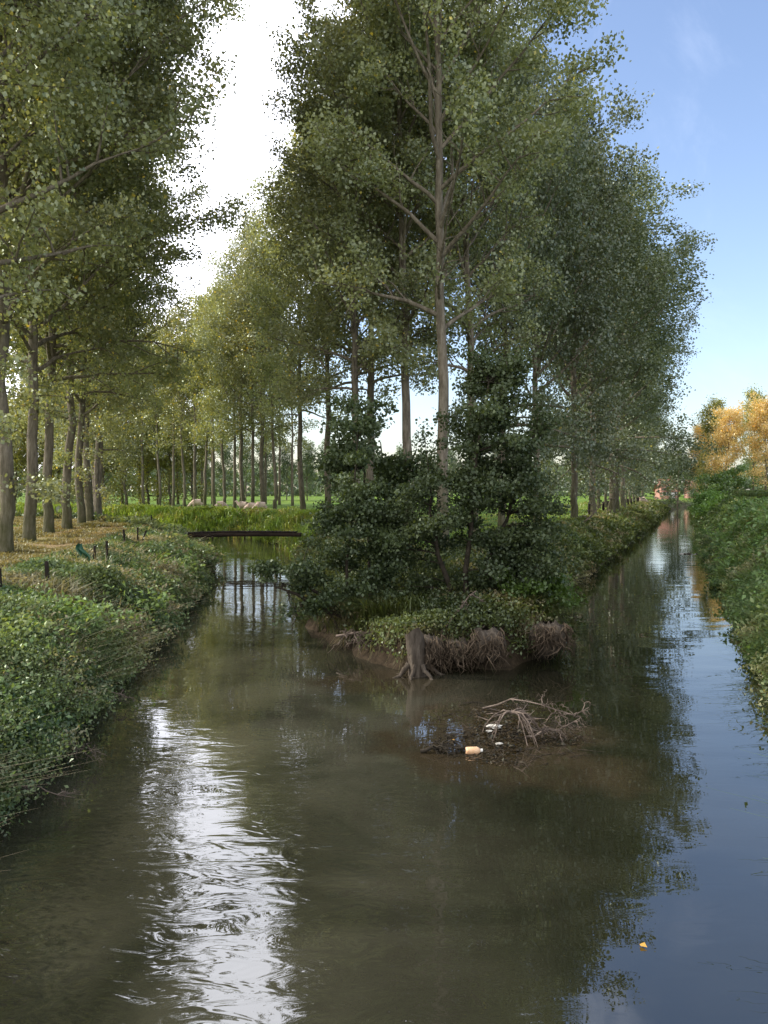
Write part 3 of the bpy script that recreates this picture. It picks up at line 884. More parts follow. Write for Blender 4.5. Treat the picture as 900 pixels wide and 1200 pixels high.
blades('dead_stems', 'pale dead stalks sticking out of the left bank weeds', 'stalks', P, lambda x, y, s: hlump(0.5, 1.2, .9, 152)(x, y, s) * (1 - .5 * sstep(1.2, 2.8, s)), ((0.3, 0.25, 0.18), (0.42, 0.36, 0.27), (0.3, 0.22, 0.16)), 153, per=5, width=0.006, droop=.4, lean_water=.9)
P = bank_points(1300, 3, 30, 6, 60, lambda x, y, s: isright(x, y) & (s > 0.2) & (s < 4.5) & (fnoise(x, y, 1.3, 161, 3) > .5), 0.55)
herbs('broad_weeds', 'taller broad leaved weeds standing out of the right bank', 'weeds', P, hlump(0.5, 1.15, .9, 162), ((0.07, 0.14, 0.05), (0.2, 0.3, 0.1), (0.22, 0.26, 0.1)), 163, over=0.5, size_near=0.085, leaves_near=20, aspect=.5, up=.9)
P = bank_points(1500, 3, 30, 6, 60, lambda x, y, s: isright(x, y) & (s > 0.0) & (s < 4.5) & (fnoise(x, y, 1.6, 171, 3) > .45), 0.55)
blades('bank_grass', 'long grass arching out of the right bank weeds', 'grass', P, hlump(0.5, 1.2, 1.1, 172), HERBR, 173, per=8, lean_water=.8)
# dry verge and path
P = bank_points(9500, -30, -6, 14, 75, lambda x, y, s: isleft(x, y) & (s > 2.9) & (s < 11.5) & (fnoise(x, y, 1.5, 70, 3) > 0.3 + 0.22 * ((s > 4) & (s < 7.5)) * .4), 0.5)
blades('dry_grass', 'sun bleached grass on the path and around the trunks', 'grass', P, hlump(0.04, 0.28, 1.6, 65), DRY, 66, per=8, width=0.008)
# lit far bank at the bend
P = bank_points(5200, -60, -3, 44, 105, lambda x, y, s: (x > left_x(y) + 2) & (s > -0.1) & (s < 4.2) & (x < -2.5), 0.1)
blades('bank_grass', 'bright sunlit long grass drooping down the far bank of the bend', 'grass', P, hlump(0.45, 1.0, 2.5, 67), LIT, 68, per=14, width=0.011, tuft=0.16)
P = bank_points(2000, -60, -3, 44, 105, lambda x, y, s: (x > left_x(y) + 2) & (s > -0.1) & (s < 3.2) & (x < -2.5), 0.1)
herbs('bank_weeds', 'leafy weeds on the sunlit far bank of the bend', 'weeds', P, hlump(0.3, 0.8, 2.5, 69), LIT, 70, over=0.3)
# left bank beyond the beam
P = bank_points(1800, -70, -9, 44, 85, lambda x, y, s: isleft(x, y) & (s > -0.1) & (s < 3.6), 0.1)
herbs('bank_weeds', 'weeds on the inner bank where the river bends left', 'weeds', P, hlump(0.2, 0.6, 2.5, 71), HERB, 72, over=0.3)
# island
P = bank_points(5200, -6, 10, 17, 48, lambda x, y, s: (~isleft(x, y)) & (~isright(x, y)) & (s > 0.12) & (s < 4.5), 0.7)
herbs('weeds', 'shaded weeds and brambles on the spit between the channels', 'weeds', P, lambda x, y, s: hlump(0.15, 0.75, 1.5, 81)(x, y, s) * (1 - .6 * sstep(1.4, 2.8, s) * (y > 24)), ((0.035, 0.055, 0.022), (0.12, 0.15, 0.05), (0.24, 0.2, 0.12)), 82, over=0.6, leaves_near=34, size_near=.05)
P = bank_points(150, -3, 6, 16.5, 21, lambda x, y, s: (~isleft(x, y)) & (~isright(x, y)) & (s > 0.1) & (s < .8) & (fnoise(x, y, .7, 12, 2) > .45), 0.1)
blades('hanging_grass', 'straw coloured dead grass hanging over the eroded tip of the island', 'grass', P, hlump(0.25, 0.55, .8, 83), ((0.07, 0.065, 0.035), (0.17, 0.15, 0.08), (0.26, 0.21, 0.14)), 89, per=10, lean_water=.6, droop=2.6, tuft=.12, width=.006)
P = bank_points(3600, -6, 34, 19, 90, lambda x, y, s: (~isleft(x, y)) & (~isright(x, y)) & (s > 0.05) & (s < 3.6), 0.4)
blades('bank_grass', 'drooping grass along both edges of the spit', 'grass', P, lambda x, y, s: hlump(0.35, 0.95, 1.8, 83)(x, y, s) * (1 - .65 * sstep(1.0, 2.4, s)), ISL, 84, per=12, lean_water=0.7)
P = bank_points(3000, 5, 60, 24, 150, lambda x, y, s: (~isleft(x, y)) & (~isright(x, y)) & (x > 0.35 * y - 8) & (s > -0.1) & (s < 3.4), 0.3)
herbs('bank_weeds', 'mixed dry and green weeds along the left bank of the right channel', 'weeds', P, lambda x, y, s: hlump(0.25, 1.0, 3.0, 85)(x, y, s) * (1 - 0.75 * sstep(1.0, 2.4, s)), ((0.07, 0.11, 0.035), (0.16, 0.2, 0.055), (0.38, 0.31, 0.2)), 86, over=0.4)
P = bank_points(3200, -8, 60, 24, 150, lambda x, y, s: (~isleft(x, y)) & (~isright(x, y)) & (s > 3.0) & (s < 14), 0.2)
blades('meadow_grass', 'short sunlit meadow grass behind the fence and under the trees', 'grass', P, hlump(0.08, 0.3, 2.8, 87), LIT, 88, per=8, width=0.008)
# right bank
P = bank_points(9000, 3, 32, 5.5, 70, lambda x, y, s: isright(x, y) & (s > -0.15) & (s < 5.0), 0.55)
herbs('nettles', 'dense green nettles and bindweed covering the right bank', 'weeds', P, lambda x, y, s: (0.1 + 1.0 * fnoise(x, y, 1.5, 91, 3)) * (0.6 + 0.55 * sstep(0.3, 3, s)) * 0.95, HERBR, 92, over=0.55)
P = bank_points(3600, 18, 85, 50, 190, lambda x, y, s: isright(x, y) & (s > -0.1) & (s < 5.0), 0.1)
herbs('bank_weeds', 'far stretch of weeds on the right bank below the corn', 'weeds', P, hlump(0.4, 1.1, 3.5, 93), ((0.05, 0.1, 0.025), (0.11, 0.17, 0.04), (0.14, 0.15, 0.06)), 94, over=0.4)

# corn field: stalks with arching leaves
cx = []; 
for r in range(9):
    yy = np.arange(42, 135, 0.35)
    xx = right_x(yy) + 5.2 + r * 0.75
    cx.append(np.stack([xx + rng.normal(size=len(yy)) * 0.06, yy + rng.normal(size=len(yy)) * 0.08], 1))
cx = np.concatenate(cx)
sC = water_s(cx[:, 0], cx[:, 1]); zC = ground_z(cx[:, 0], cx[:, 1], sC)
P = np.stack([cx[:, 0], cx[:, 1], np.maximum(sC, 3)], 1)
o = blades('corn_plants', 'field edge of tall green corn on top of the right bank', 'corn', P, lambda x, y, s: 2.15 + 0.25 * rng.random(len(x)), ((0.06, 0.1, 0.03), (0.10, 0.15, 0.04), (0.2, 0.18, 0.08)), 95, per=9, width=0.022, droop=0.9, lean_water=0, tuft=0.04)


# ------------------------------------------------------------------ beam across the left channel
bm_ = Acc()
x0, x1, yb = PX(208, 46), PX(352, 46), 46.0
n = 14
tt = np.linspace(0, 1, n)
pts = np.stack([x0 + (x1 - x0) * tt, np.full(n, yb), 1.36 + 0.06 * np.sin(tt * 3.1) + 0.05 * tt], 1)
rad = 0.15 - 0.02 * tt; rad[0] = 0.10
bt = empty('footbridge', (0, yb, 0), 'long dark timber beam footbridge spanning the left channel from bank to bank', 'footbridge')


def box_acc(acc, c, sx, sy, sz, jit=0.0):
    c = np.array(c, float)
    v = np.array([[x, y, z] for z in (-.5, .5) for y in (-.5, .5) for x in (-.5, .5)]) * np.array([sx, sy, sz])
    v += rng.normal(size=v.shape) * jit
    acc.add(v + c, np.array([[0, 2, 3, 1], [4, 5, 7, 6], [0, 1, 5, 4], [2, 6, 7, 3], [0, 4, 6, 2], [1, 3, 7, 5]]))


a1 = Acc(); tube(a1, pts - np.array([0, yb, 0]), rad, 10, wob=0.03); link('beam', a1.mesh('beam', M['beam'], True), bt)
a2 = Acc(); tube(a2, pts - np.array([0, yb - 0.55, 0.02]), rad, 10, wob=0.03); link('beam', a2.mesh('beam', M['beam'], True), bt)
a3 = Acc()
for i in range(30):
    t_ = (i + 0.5) / 30
    box_acc(a3, (x0 + (x1 - x0) * (0.03 + 0.94 * t_), 0.27, 1.52 + 0.06 * math.sin(t_ * 3.1) + 0.05 * t_), 0.2, 0.75, 0.035, 0.004)
link('planks', a3.mesh('planks', M['post']), bt)


# ------------------------------------------------------------------ fence posts
def fence_post(x, y, h, w, tilt, label, group):
    a = Acc()
    t = np.array([[-.5, -.5], [.5, -.5], [.5, .5], [-.5, .5]])
    zs = [-0.3, 0, h * 0.5, h - 0.03, h]; ws = [w, w, w * 0.97, w * 0.95, w * 0.7]
    V = np.concatenate([np.c_[t * ww + rng.normal(size=(4, 2)) * 0.004, np.full(4, zz)] for zz, ww in zip(zs, ws)])
    Q = [[i * 4 + j, i * 4 + (j + 1) % 4, i * 4 + 4 + (j + 1) % 4, i * 4 + 4 + j] for i in range(4) for j in range(4)] + [[16, 17, 18, 19]]
    a.add(V, np.array(Q))
    o = link('fence_post', a.mesh('fence_post', M['post']))
    o.location = (x, y, gz(x, y)); o.rotation_euler = (tilt[0], tilt[1], rng.random() * 0.6)
    return tag(o, label, 'fence post', group)


FL = [(-2, 17.2, .62, 'short dark fence post cut by the left picture edge'), (55, 19.6, .66, 'blackest fence post on the left bank, nearest whole one'), (110, 24.6, .7, 'grey fence post right beside the green plastic sheet'),
      (125, 25.6, .85, 'tallest grey fence post of the left bank'), (146, 32, .75, 'upright thin post before the leaning one on the left bank'), (161, 34, .85, 'upright post beside the leaning post on the left bank'),
      (164, 34.6, .75, 'post leaning right toward the river on the left bank'), (170, 52, .8, 'first of the three far posts on the left bank crest'), (173, 49, .7, 'second of the three far posts on the left bank crest'), (177, 46, .85, 'third of the three far posts on the left bank crest')]
for i, (px, d, h, lb) in enumerate(FL):
    fence_post(PX(px, d), d, h, 0.095 if i < 2 else 0.075, (0, 0.35 if i == 6 else rng.normal() * 0.05), lb, 'fence posts on the left bank')
for i in range(14):
    d = 62 + i * 5.2 + rng.normal() * 0.6
    x = float(island_right_x(d)) - 3.4
    fence_post(x, d, 1.15 + 0.15 * rng.random(), 0.17, (0, rng.normal() * 0.06), f'{ORD[i]} stubby post counted from the left in the fence along the right channel', 'fence posts along the right channel')

# green plastic sheet caught on the fence
me = bpy.data.meshes.new('plastic_sheet'); b = bmesh.new()
gridv = []
for i in range(9):
    row = []
    for j in range(8):
        u, v = i / 8, j / 7
        wdt = 0.5 * (1 - v * 0.8)
        x = (u - 0.5) * wdt - 0.12 * v + 0.08 * math.sin(v * 6); z = v * 0.55 + 0.05 * math.sin(u * 9)
        y = 0.09 * math.sin(u * 11 + v * 4) + 0.1 * v
        row.append(b.verts.new((x, y, z)))
    gridv.append(row)
for i in range(8):
    for j in range(7): b.faces.new((gridv[i][j], gridv[i + 1][j], gridv[i + 1][j + 1], gridv[i][j + 1]))
b.to_mesh(me); b.free(); me.materials.append(M['tarp'])
for p in me.polygons: p.use_smooth = True
o = link('plastic_sheet', me); o.location = (PX(97, 24.2), 24.2, gz(PX(97, 24.2), 24.2) + 0.1)
tag(o, 'crumpled dark green plastic sheet standing in the weeds beside the fence posts', 'plastic sheet')


# ------------------------------------------------------------------ sheep (skinned bodies)
def sheep(x, y, rz, s, grazing, label):
    me = bpy.data.meshes.new('sheep')
    hz = 0.28 if grazing else 0.98
    vs = [(0, 0, .68), (.36, 0, .68), (-.38, 0, .66), (.58, 0, .72 if not grazing else .55), (.78, 0, hz + .02), (.95, 0, hz - .06),
          (.34, .13, .42), (.34, .13, .03), (.34, -.13, .42), (.34, -.13, .03),
          (-.4, .13, .46), (-.46, .13, .28), (-.4, .13, .03), (-.4, -.13, .46), (-.46, -.13, .28), (-.4, -.13, .03), (-.58, 0, .55)]
    es = [(0, 1), (0, 2), (1, 3), (3, 4), (4, 5), (1, 6), (6, 7), (1, 8), (8, 9), (2, 10), (10, 11), (11, 12), (2, 13), (13, 14), (14, 15), (2, 16)]
    rs = [.31, .27, .29, .15, .115, .06, .075, .035, .075, .035, .09, .045, .035, .09, .045, .035, .06]
    me.from_pydata(vs, es, []); o = link('sheep', me)
    m = o.modifiers.new('skin', 'SKIN'); m.use_smooth_shade = True
    for i, r in enumerate(rs):
        me.skin_vertices[0].data[i].radius = (r, r)
    me.skin_vertices[0].data[0].use_root = True
    sb = o.modifiers.new('sub', 'SUBSURF'); sb.levels = 2; sb.render_levels = 2
    dg = bpy.context.evaluated_depsgraph_get()
    em = bpy.data.meshes.new_from_object(o.evaluated_get(dg))
    em.materials.clear(); em.materials.append(M['wool'])
    # ears
    o.modifiers.clear(); o.data = em
    o.location = (x, y, gz(x, y)); o.rotation_euler = (0, 0, rz); o.scale = (s, s, s)
    return tag(o, label, 'sheep', 'grazing sheep on the far bank')


for px, d, rz, s, gr, lb in [(306, 79.5, 3.6, 1.15, True, 'pale pinkish sheep at the right end of the three grazing together'), (295.5, 80.5, 3.3, 1.1, True, 'pale sheep in the middle of the three grazing together'),
                             (286, 82, 2.9, 1.1, False, 'pale sheep with raised head, left of the three grazing together'), (258, 86.5, 0.2, 1.1, True, 'small sheep half hidden in grass, left of the grazing group'),
                             (231, 92, 3.4, 1.2, True, 'lone sheep farthest left on the far bank of the bend')]:
    sheep(PX(px, d), d, rz, s, gr, lb)
o = sheep(PX(752, 128), 128, 0.1, 1.2, True, 'pale sheep in the meadow beside the fence of the right channel'); o['group'] = 'sheep in the right meadow'


# ------------------------------------------------------------------ stump, roots, dead wood on the tip
def stump():
    x, y = PX(489, 16.9), 16.9
    t = empty('tree_stump', (x, y, 0), 'grey broken stump with pale top standing in the water at the island tip', 'stump')
    a = Acc()
    n = 9; sides = 14
    zs = np.linspace(-0.3, 0.92, n)
    ring = []
    prof = np.array([1.55, 1.3, 1.15, 1.0, 0.97, 1.0, 1.02, 1.0, .96]) * 0.19
    ang = np.linspace(0, 2 * math.pi, sides, endpoint=False)
    for i, z in enumerate(zs):
        r = prof[i] * (1 + 0.13 * np.sin(ang * 3 + 1 + i * .12) + 0.08 * np.sin(ang * 6 + i * 0.25)) * (1 + rng.normal(size=sides) * 0.03)
        zz = np.full(sides, z)
        if i == n - 1: zz = zz + 0.10 * np.sin(ang + 2.5) + rng.normal(size=sides) * 0.04
        ring.append(np.stack([np.cos(ang) * r - 0.08 * (z / 0.9), np.sin(ang) * r, zz], 1))
    V = np.concatenate(ring)
    i = np.arange(n - 1)[:, None] * sides; j = np.arange(sides)[None, :]; j2 = (j + 1) % sides
    a.add(V, np.stack([i + j, i + j2, i + sides + j2, i + sides + j], 2).reshape(-1, 4))
    link('trunk', a.mesh('stump_trunk', M['stump'], True), t)
    c = Acc(); top = ring[-1]
    cen = top.mean(0); 
    inner = cen + (top - cen) * 0.55; inner[:, 2] -= 0.07
    V = np.concatenate([top + np.array([0, 0, 0.003]), inner]);
    Q = np.array([[k, (k + 1) % sides, sides + (k + 1) % sides, sides + k] for k in range(sides)] + [[sides + k, sides + k + 1, sides + (sides - 2 - k), sides + (sides - 1 - k)] for k in range(0, sides // 2 - 1)])
    c.add(V, Q); link('broken_top', c.mesh('broken_top', M['cutwood']), t)
    for k, (az, L) in enumerate([(3.6, .5), (4.4, .45), (5.3, .5), (2.6, .4), (0.2, .5)]):
        r = Acc(); q = np.linspace(0, 1, 7)
        p = np.stack([np.cos(az) * (0.2 + L * q), np.sin(az) * (0.2 + L * q) * 0.8, 0.3 * (1 - q) ** 2 - 0.04], 1)
        p[1:] += rng.normal(size=(6, 3)) * 0.015
        tube(r, p, np.linspace(0.06, 0.015, 7), 7, wob=0.08); link('root', r.mesh('root', M['stump'], True), t)


stump()


def root_mass(cx, cy, ztop, wx, n, label, lmin=0.3, lmax=0.8):
    t = empty('root_mass', (cx, cy, 0), label, 'roots', 'root curtains hanging from the island edge')
    core = Acc()
    th = np.linspace(0, 2 * math.pi, 22, endpoint=False)
    rings = []
    for i, (z, k) in enumerate([(ztop + .08, .35), (ztop, .8), (ztop - .18, 1.0), (ztop * .62, .95), (ztop * .4, .72), (ztop * .25, .45)]):
        r = k * (1 + .14 * np.sin(th * 3 + cx) + .1 * np.sin(th * 7 + z * 4) + rng.normal(size=22) * .05)
        rings.append(np.stack([np.cos(th) * r * wx, np.sin(th) * r * .42 + .1, np.full(22, z) + rng.normal(size=22) * .03], 1))
    V = np.concatenate(rings); i = np.arange(5)[:, None] * 22; j = np.arange(22)[None, :]; j2 = (j + 1) % 22
    core.add(V, np.stack([i + j, i + j2, i + 22 + j2, i + 22 + j], 2).reshape(-1, 4))
    link('soil_clod', core.mesh('soil_clod', M['stump'], True), t)
    a = Acc()
    for k in range(n):
        an = rng.uniform(math.pi * 0.95, math.pi * 2.05)
        x = math.cos(an) * wx * rng.uniform(.8, 1.05); y = math.sin(an) * .44 * rng.uniform(.8, 1.1) + .1
        z0 = ztop + rng.uniform(-.35, .1); L = rng.uniform(lmin, lmax)
        q = np.linspace(0, 1, 6)
        p = np.stack([x + rng.normal() * .06 * q + .02 * np.sin(q * 9 + k), y - .08 * np.sin(q * 3), z0 - L * q], 1)
        p[:, 0] += rng.normal() * .16 * q + rng.normal() * .05 * np.sin(q * 6); p[:, 1] -= abs(rng.normal()) * .1 * np.sin(q * 3)
        p[1:] += rng.normal(size=(5, 3)) * .022
        p[:, 2] = np.maximum(p[:, 2], -0.03)
        tube(a, p, np.linspace(rng.uniform(.006, .02), .003, 6), 5)
    link('hanging_roots', a.mesh('hanging_roots', M['roots'], True), t)


root_mass(0.98, 17.3, .72, .30, 90, 'dry brown root curtain just right of the stump')
root_mass(1.62, 17.45, .62, .33, 80, 'ragged root curtain in the middle of the island tip', .15, .5)
root_mass(2.3, 17.35, .85, .36, 80, 'taller root curtain right of the middle of the island tip', .2, .6)
root_mass(3.85, 18.2, .85, .42, 110, 'outermost root clod jutting over the right channel', .15, .55)


def twiggy(name, label, cat, base, main_pts, nb, seed, mat='dead', r0=0.035, blen=0.6, droop=0.5, group=None, levels=2, sides=5):
    rg = np.random.default_rng(seed)
    a = Acc()
    mp = np.array(main_pts, float)

    def grow(p, r, lvl):
        n = 9
        L = np.linspace(0, len(p) - 1, n)
        q = np.stack([np.interp(L, np.arange(len(p)), p[:, k]) for k in range(3)], 1)
        q[1:] += rg.normal(size=(n - 1, 3)) * 0.012 * (1 + lvl * .3)
        tube(a, q, np.linspace(r, r * 0.3, n), sides if lvl == 0 else 4, wob=0.05)
        if lvl >= levels: return
        for k in range(nb if lvl == 0 else 3):
            u = rg.uniform(0.25, 1.0); j = min(int(u * (n - 1)), n - 2)
            d = q[j + 1] - q[j]; d /= np.linalg.norm(d) + 1e-9
            d = d * 0.5 + rg.normal(size=3) * 0.8; d[2] = d[2] * 0.6 + 0.15; d /= np.linalg.norm(d)
            bl = blen * rg.uniform(0.5, 1.2) * (0.55 ** lvl)
            w = np.linspace(0, 1, 5)[:, None]
            c = q[j] + d * bl * w + np.array([0, 0, -droop * bl]) * w ** 2
            grow(c, r * 0.5, lvl + 1)
    grow(mp, r0, 0)
    o = link(name, a.mesh(name, M[mat], True)); o.location = base
    return tag(o, label, cat, group)


# bleached dead branch crown drooping over the drift mat
def DP(px, py):      # point on the water plane seen at that place
    d = HC * F / (py - HY)
    return PX(px, d), d


t = empty('dead_branch', (*DP(600, 868), 0), 'bleached dead branch arching out of the water like a claw', 'dead branch')
for k in range(13):
    az = rng.uniform(3.3, 6.4) if k < 9 else rng.uniform(0.2, 3.0)
    L = rng.uniform(.25, .6); q = np.linspace(0, 1, 9)
    p = np.stack([np.cos(az) * L * q, np.sin(az) * L * q, .42 + .10 * np.sin(q * 3.1) - .45 * q ** 1.8], 1)
    p[1:] += np.cumsum(rng.normal(size=(8, 3)) * .012, axis=0)
    a = Acc(); tube(a, p, np.linspace(.019, .005, 9), 6, wob=.06)
    for m_ in range(3):
        j = rng.integers(3, 8); d = rng.normal(size=3) * .5 + np.array([math.cos(az), math.sin(az), -.2]); d /= np.linalg.norm(d)
        w = np.linspace(0, 1, 4)[:, None]; tube(a, p[j] + d * w * rng.uniform(.1, .28), np.linspace(.009, .003, 4), 4)
    link('limb', a.mesh('limb', M['dead'], True), t)
bx, by = DP(640, 852)
twiggy('dead_branch', 'tangled thin dead branch lying along the back of the drift mat', 'dead branch', (bx, by, 0.05), [(-1.0, .5, .1), (-.5, .45, .3), (0, .2, .25), (.5, 0, .12), (.8, .2, .2)], 13, 301, blen=.38, r0=.02)
bx, by = DP(655, 872)
twiggy('dead_branch', 'reddish dead branch spreading at the right side of the drift mat', 'dead branch', (bx, by, 0.04), [(-.5, 0, .05), (0, .05, .15), (.45, .3, .25)], 11, 302, blen=.35, r0=.02)
bx, by = DP(520, 885)
twiggy('dead_branch', 'low dark twig bundle at the left end of the drift mat', 'dead branch', (bx, by, 0.0), [(-.35, 0, .03), (0, .05, .1), (.4, 0, .04)], 18, 303, blen=.4, mat='bark_dark')
twiggy('dead_branch', 'grey dead branch sticking up out of the roots beside the alder stem', 'dead branch', (PX(530, 18), 18, .7), [(-.3, -.2, 0), (.1, 0, .5), (.55, .1, 1.0)], 6, 304, blen=.3)
twiggy('fallen_trunk', 'thin dark trunk leaning from the left alder base down into the channel', 'fallen trunk', (PX(400, 20.3), 20.3, .45), [(.2, .2, .15), (-.6, 0, .55), (-1.25, -.2, .95), (-1.7, -.2, 1.05)], 5, 305, mat='bark_dark', r0=.07, blen=.5, droop=.9)
bx, by = DP(435, 775)
twiggy('dead_branch', 'pale tangle of dead twigs below the left alder', 'dead branch', (PX(430, 18.8), 18.8, .35), [(-.75, .3, .1), (-.2, 0, .25), (.5, 0, .15)], 26, 306, blen=.5, droop=.6)
twiggy('dead_branch', 'pale dead limb poking up from the bank left of the fence posts', 'dead branch', (PX(697, 52), 52, 1.7), [(-.9, 0, 0), (0, 0, .9), (1.1, 0, 2.0)], 4, 307, blen=.9, r0=.06)
for i, (px, py) in enumerate([(145, 830), (70, 955), (110, 900)]):
    bx, by = DP(px, py)
    twiggy('dead_branch', ['dry twig reaching from the left weeds over the water, farthest', 'dry twig at the foot of the left weeds, nearest the camera', 'dry twig hanging from the left weeds between two others'][i], 'dead branch', (bx - .3, by, .15), [(-.5, 0, .2), (0, 0, .15), (.45, 0, .02)], 8, 310 + i, blen=.3, r0=.012)

# drift mat: litter of twigs and dead leaves lying at the water surface
nl = 3800
th = rng.random(nl) * 6.28; rr = rng.random(nl) ** 0.6
x = 2.0 + np.cos(th) * rr * 1.25; y = 12.9 + np.sin(th) * rr * 1.7
k = fnoise(x, y, 0.6, 55, 3) > 0.34 + 0.16 * rr
x, y = x[k], y[k]
C = np.stack([x, y, 0.004 + rng.random(len(x)) * 0.035], 1)
base = np.array([0.034, 0.025, 0.015]); tint = base * rng.uniform(0.4, 2.4, (len(x), 1)) * np.array([1, 1, 1])
V, Q, T = leaves_arrays(C, rng.uniform(0.03, 0.085, len(x)), tint, 3.5, 0.5)
V[:, 2] = np.maximum(V[:, 2], 0.002)
dm = Acc(); dm.add(V, Q, T)
o = link('drift_litter', dm.mesh('drift_litter', M['herb'])); tag(o, 'brown mat of drifted leaves and rotten litter around the dead branches', 'litter', kind='stuff')
tw = Acc()
for k in range(230):
    th_ = rng.random() * 6.28; r_ = rng.random() ** .6
    x_, y_ = 2.0 + math.cos(th_) * r_ * 1.3, 13.0 + math.sin(th_) * r_ * 1.8
    a_ = rng.random() * 6.28; L = rng.uniform(.12, .5)
    w = np.linspace(0, 1, 4)[:, None]
    tube(tw, np.array([x_, y_, .012]) + np.array([math.cos(a_), math.sin(a_), rng.uniform(-.02, .09)]) * L * w + rng.normal(size=(4, 3)) * .008, np.linspace(.006, .003, 4), 4)
o = link('drift_twigs', tw.mesh('drift_twigs', M['bark_dark'], True)); tag(o, 'loose brown twigs scattered over the drift mat', 'twigs', kind='stuff')

# litter: orange bottle and white scraps
bx, by = DP(556, 886)
t = empty('plastic_bottle', (bx, by, 0.03), 'small faded orange plastic bottle floating at the drift mat', 'bottle', rz=0.05)
a = Acc(); q = np.array([-.125, -.12, -.08, .05, .08, .10]); rr_ = np.array([.03, .055, .058, .058, .045, .024])
tube(a, np.stack([q, q * 0, q * 0 + .02], 1), rr_, 14); link('body', a.mesh('body', M['can'], True), t)
a = Acc(); tube(a, np.array([[.10, 0, .02], [.135, 0, .02]]), [.027, .027], 12); link('cap', a.mesh('cap', M['white'], True), t)
for i, (px, py, s_, lb) in enumerate([(581, 858, .11, 'white crumpled scrap wedged left of the clawed branch'), (574, 862, .05, 'tiny white scrap beside the larger crumpled one'), (586, 877, .05, 'white fleck below the clawed branch')]):
    bx, by = DP(px, py)
    b = bmesh.new(); bmesh.ops.create_icosphere(b, subdivisions=2, radius=s_)
    for v in b.verts: v.co = Vector((v.co.x * 1.2, v.co.y * 0.7, v.co.z * 0.35)) * float(rng.uniform(.65, 1.25))
    me = bpy.data.meshes.new('litter_scrap'); b.to_mesh(me); b.free(); me.materials.append(M['foam'])
    o = link('litter_scrap', me); o.location = (bx, by, .03 + s_ * .3); tag(o, lb, 'litter')
# floating leaves
for i, (px, py, c, lb) in enumerate([(754, 1116, (0.6, 0.33, 0.08), 'lone orange leaf floating on the dark reflection near the bottom right'), (530, 870, (0.5, 0.28, 0.08), 'orange leaf at the left end of the drift mat'), (541, 883, (0.55, 0.42, 0.08), 'small yellow leaf beside the plastic bottle')]):
    bx, by = DP(px, py)
    V, Q, T = leaves_arrays(np.array([[0, 0, 0.0]]), 0.075 if i == 0 else .06, np.array([c]), 9, .9, fold=.35)
    o = link('floating_leaf', mesh_from('floating_leaf', V, Q, M['herb'], T)); o.location = (bx, by, .012); tag(o, lb, 'leaf')

# low ripple weir of stones on the right channel
t = empty('stone_weir', (PX(819, 49.5), 49.5, 0), 'low broken line of wet stones rippling the right channel', 'weir')
for i in range(9):
    b = bmesh.new(); bmesh.ops.create_icosphere(b, subdivisions=2, radius=rng.uniform(.07, .12))
    for v in b.verts: v.co = Vector((v.co.x * 1.6, v.co.y, v.co.z * .5)) + Vector(rng.normal(size=3) * .008)
    me = bpy.data.meshes.new('stone'); b.to_mesh(me); b.free(); me.materials.append(M['foam'] if i % 3 == 0 else M['stump'])
    o = link('stone', me, t); o.location = ((i - 4) * .27 + rng.normal() * .04, rng.normal() * .08, .01)


# ------------------------------------------------------------------ houses at the end
def house(x, y, w, l, hw, hr, rz, label, name='farmhouse'):
    t = empty(name, (x, y, gz(x, y)), label, 'house', None, rz)
    a = Acc()
    V = np.array([[-w/2, -l/2, 0], [w/2, -l/2, 0], [w/2, l/2, 0], [-w/2, l/2, 0], [-w/2, -l/2, hw], [w/2, -l/2, hw], [w/2, l/2, hw], [-w/2, l/2, hw]])
    a.add(V, np.array([[0, 1, 5, 4], [1, 2, 6, 5], [2, 3, 7, 6], [3, 0, 4, 7]]))
    me = a.mesh('wall', M['brick']); link('wall', me, t)
    g_ = Acc()
    for sx in (-1, 1):
        g_.add(np.array([[sx * w/2, -l/2, hw], [sx * w/2, l/2, hw], [sx * w/2, .15, hr - .12], [sx * w/2, -.15, hr - .12]]), np.array([[0, 1, 2, 3]]))
    link('gable', g_.mesh('gable', M['brick']), t)
    r = Acc(); e = .35
    for s_ in (-1, 1):
        for dz in (0, .14):
            r.add(np.array([[-w/2 - e, s_ * (l/2 + e), hw - .25 + dz], [w/2 + e, s_ * (l/2 + e), hw - .25 + dz], [w/2 + e, 0, hr + dz], [-w/2 - e, 0, hr + dz]]), np.array([[0, 1, 2, 3]]))
    rf = link('roof', r.mesh('roof', M['tiles']), t)
    c = Acc(); box_acc(c, (w * .28, 0, hr + .35), .6, .6, 1.2); link('chimney', c.mesh('chimney', M['brick']), rf)
    for i in range(4):
        wx = -w/2 + w * (i + .5) / 4
        if i == 2:
            d_ = Acc(); box_acc(d_, (wx, -l/2 - .03, 1.05), 1.0, .06, 2.1); link('door', d_.mesh('door', M['white']), t); continue
        f = Acc(); box_acc(f, (wx, -l/2 - .03, 1.6), 1.1, .06, 1.3); fo = link('window', f.mesh('window', M['white']), t)
        p = Acc(); box_acc(p, (wx - .25, -l/2 - .07, 1.6), .42, .03, 1.1); box_acc(p, (wx + .25, -l/2 - .07, 1.6), .42, .03, 1.1); link('pane', p.mesh('pane', M['pane']), fo)


house(PX(781, 205), 205, 4.2, 5, 2.2, 5.2, R(4), 'low brick farmhouse with red tiled roof at the end of the meadow')
house(PX(815, 235), 235, 5, 6, 2.4, 5.4, R(-5), 'partly hidden barn with red tiled roof behind the dark tree', 'barn')

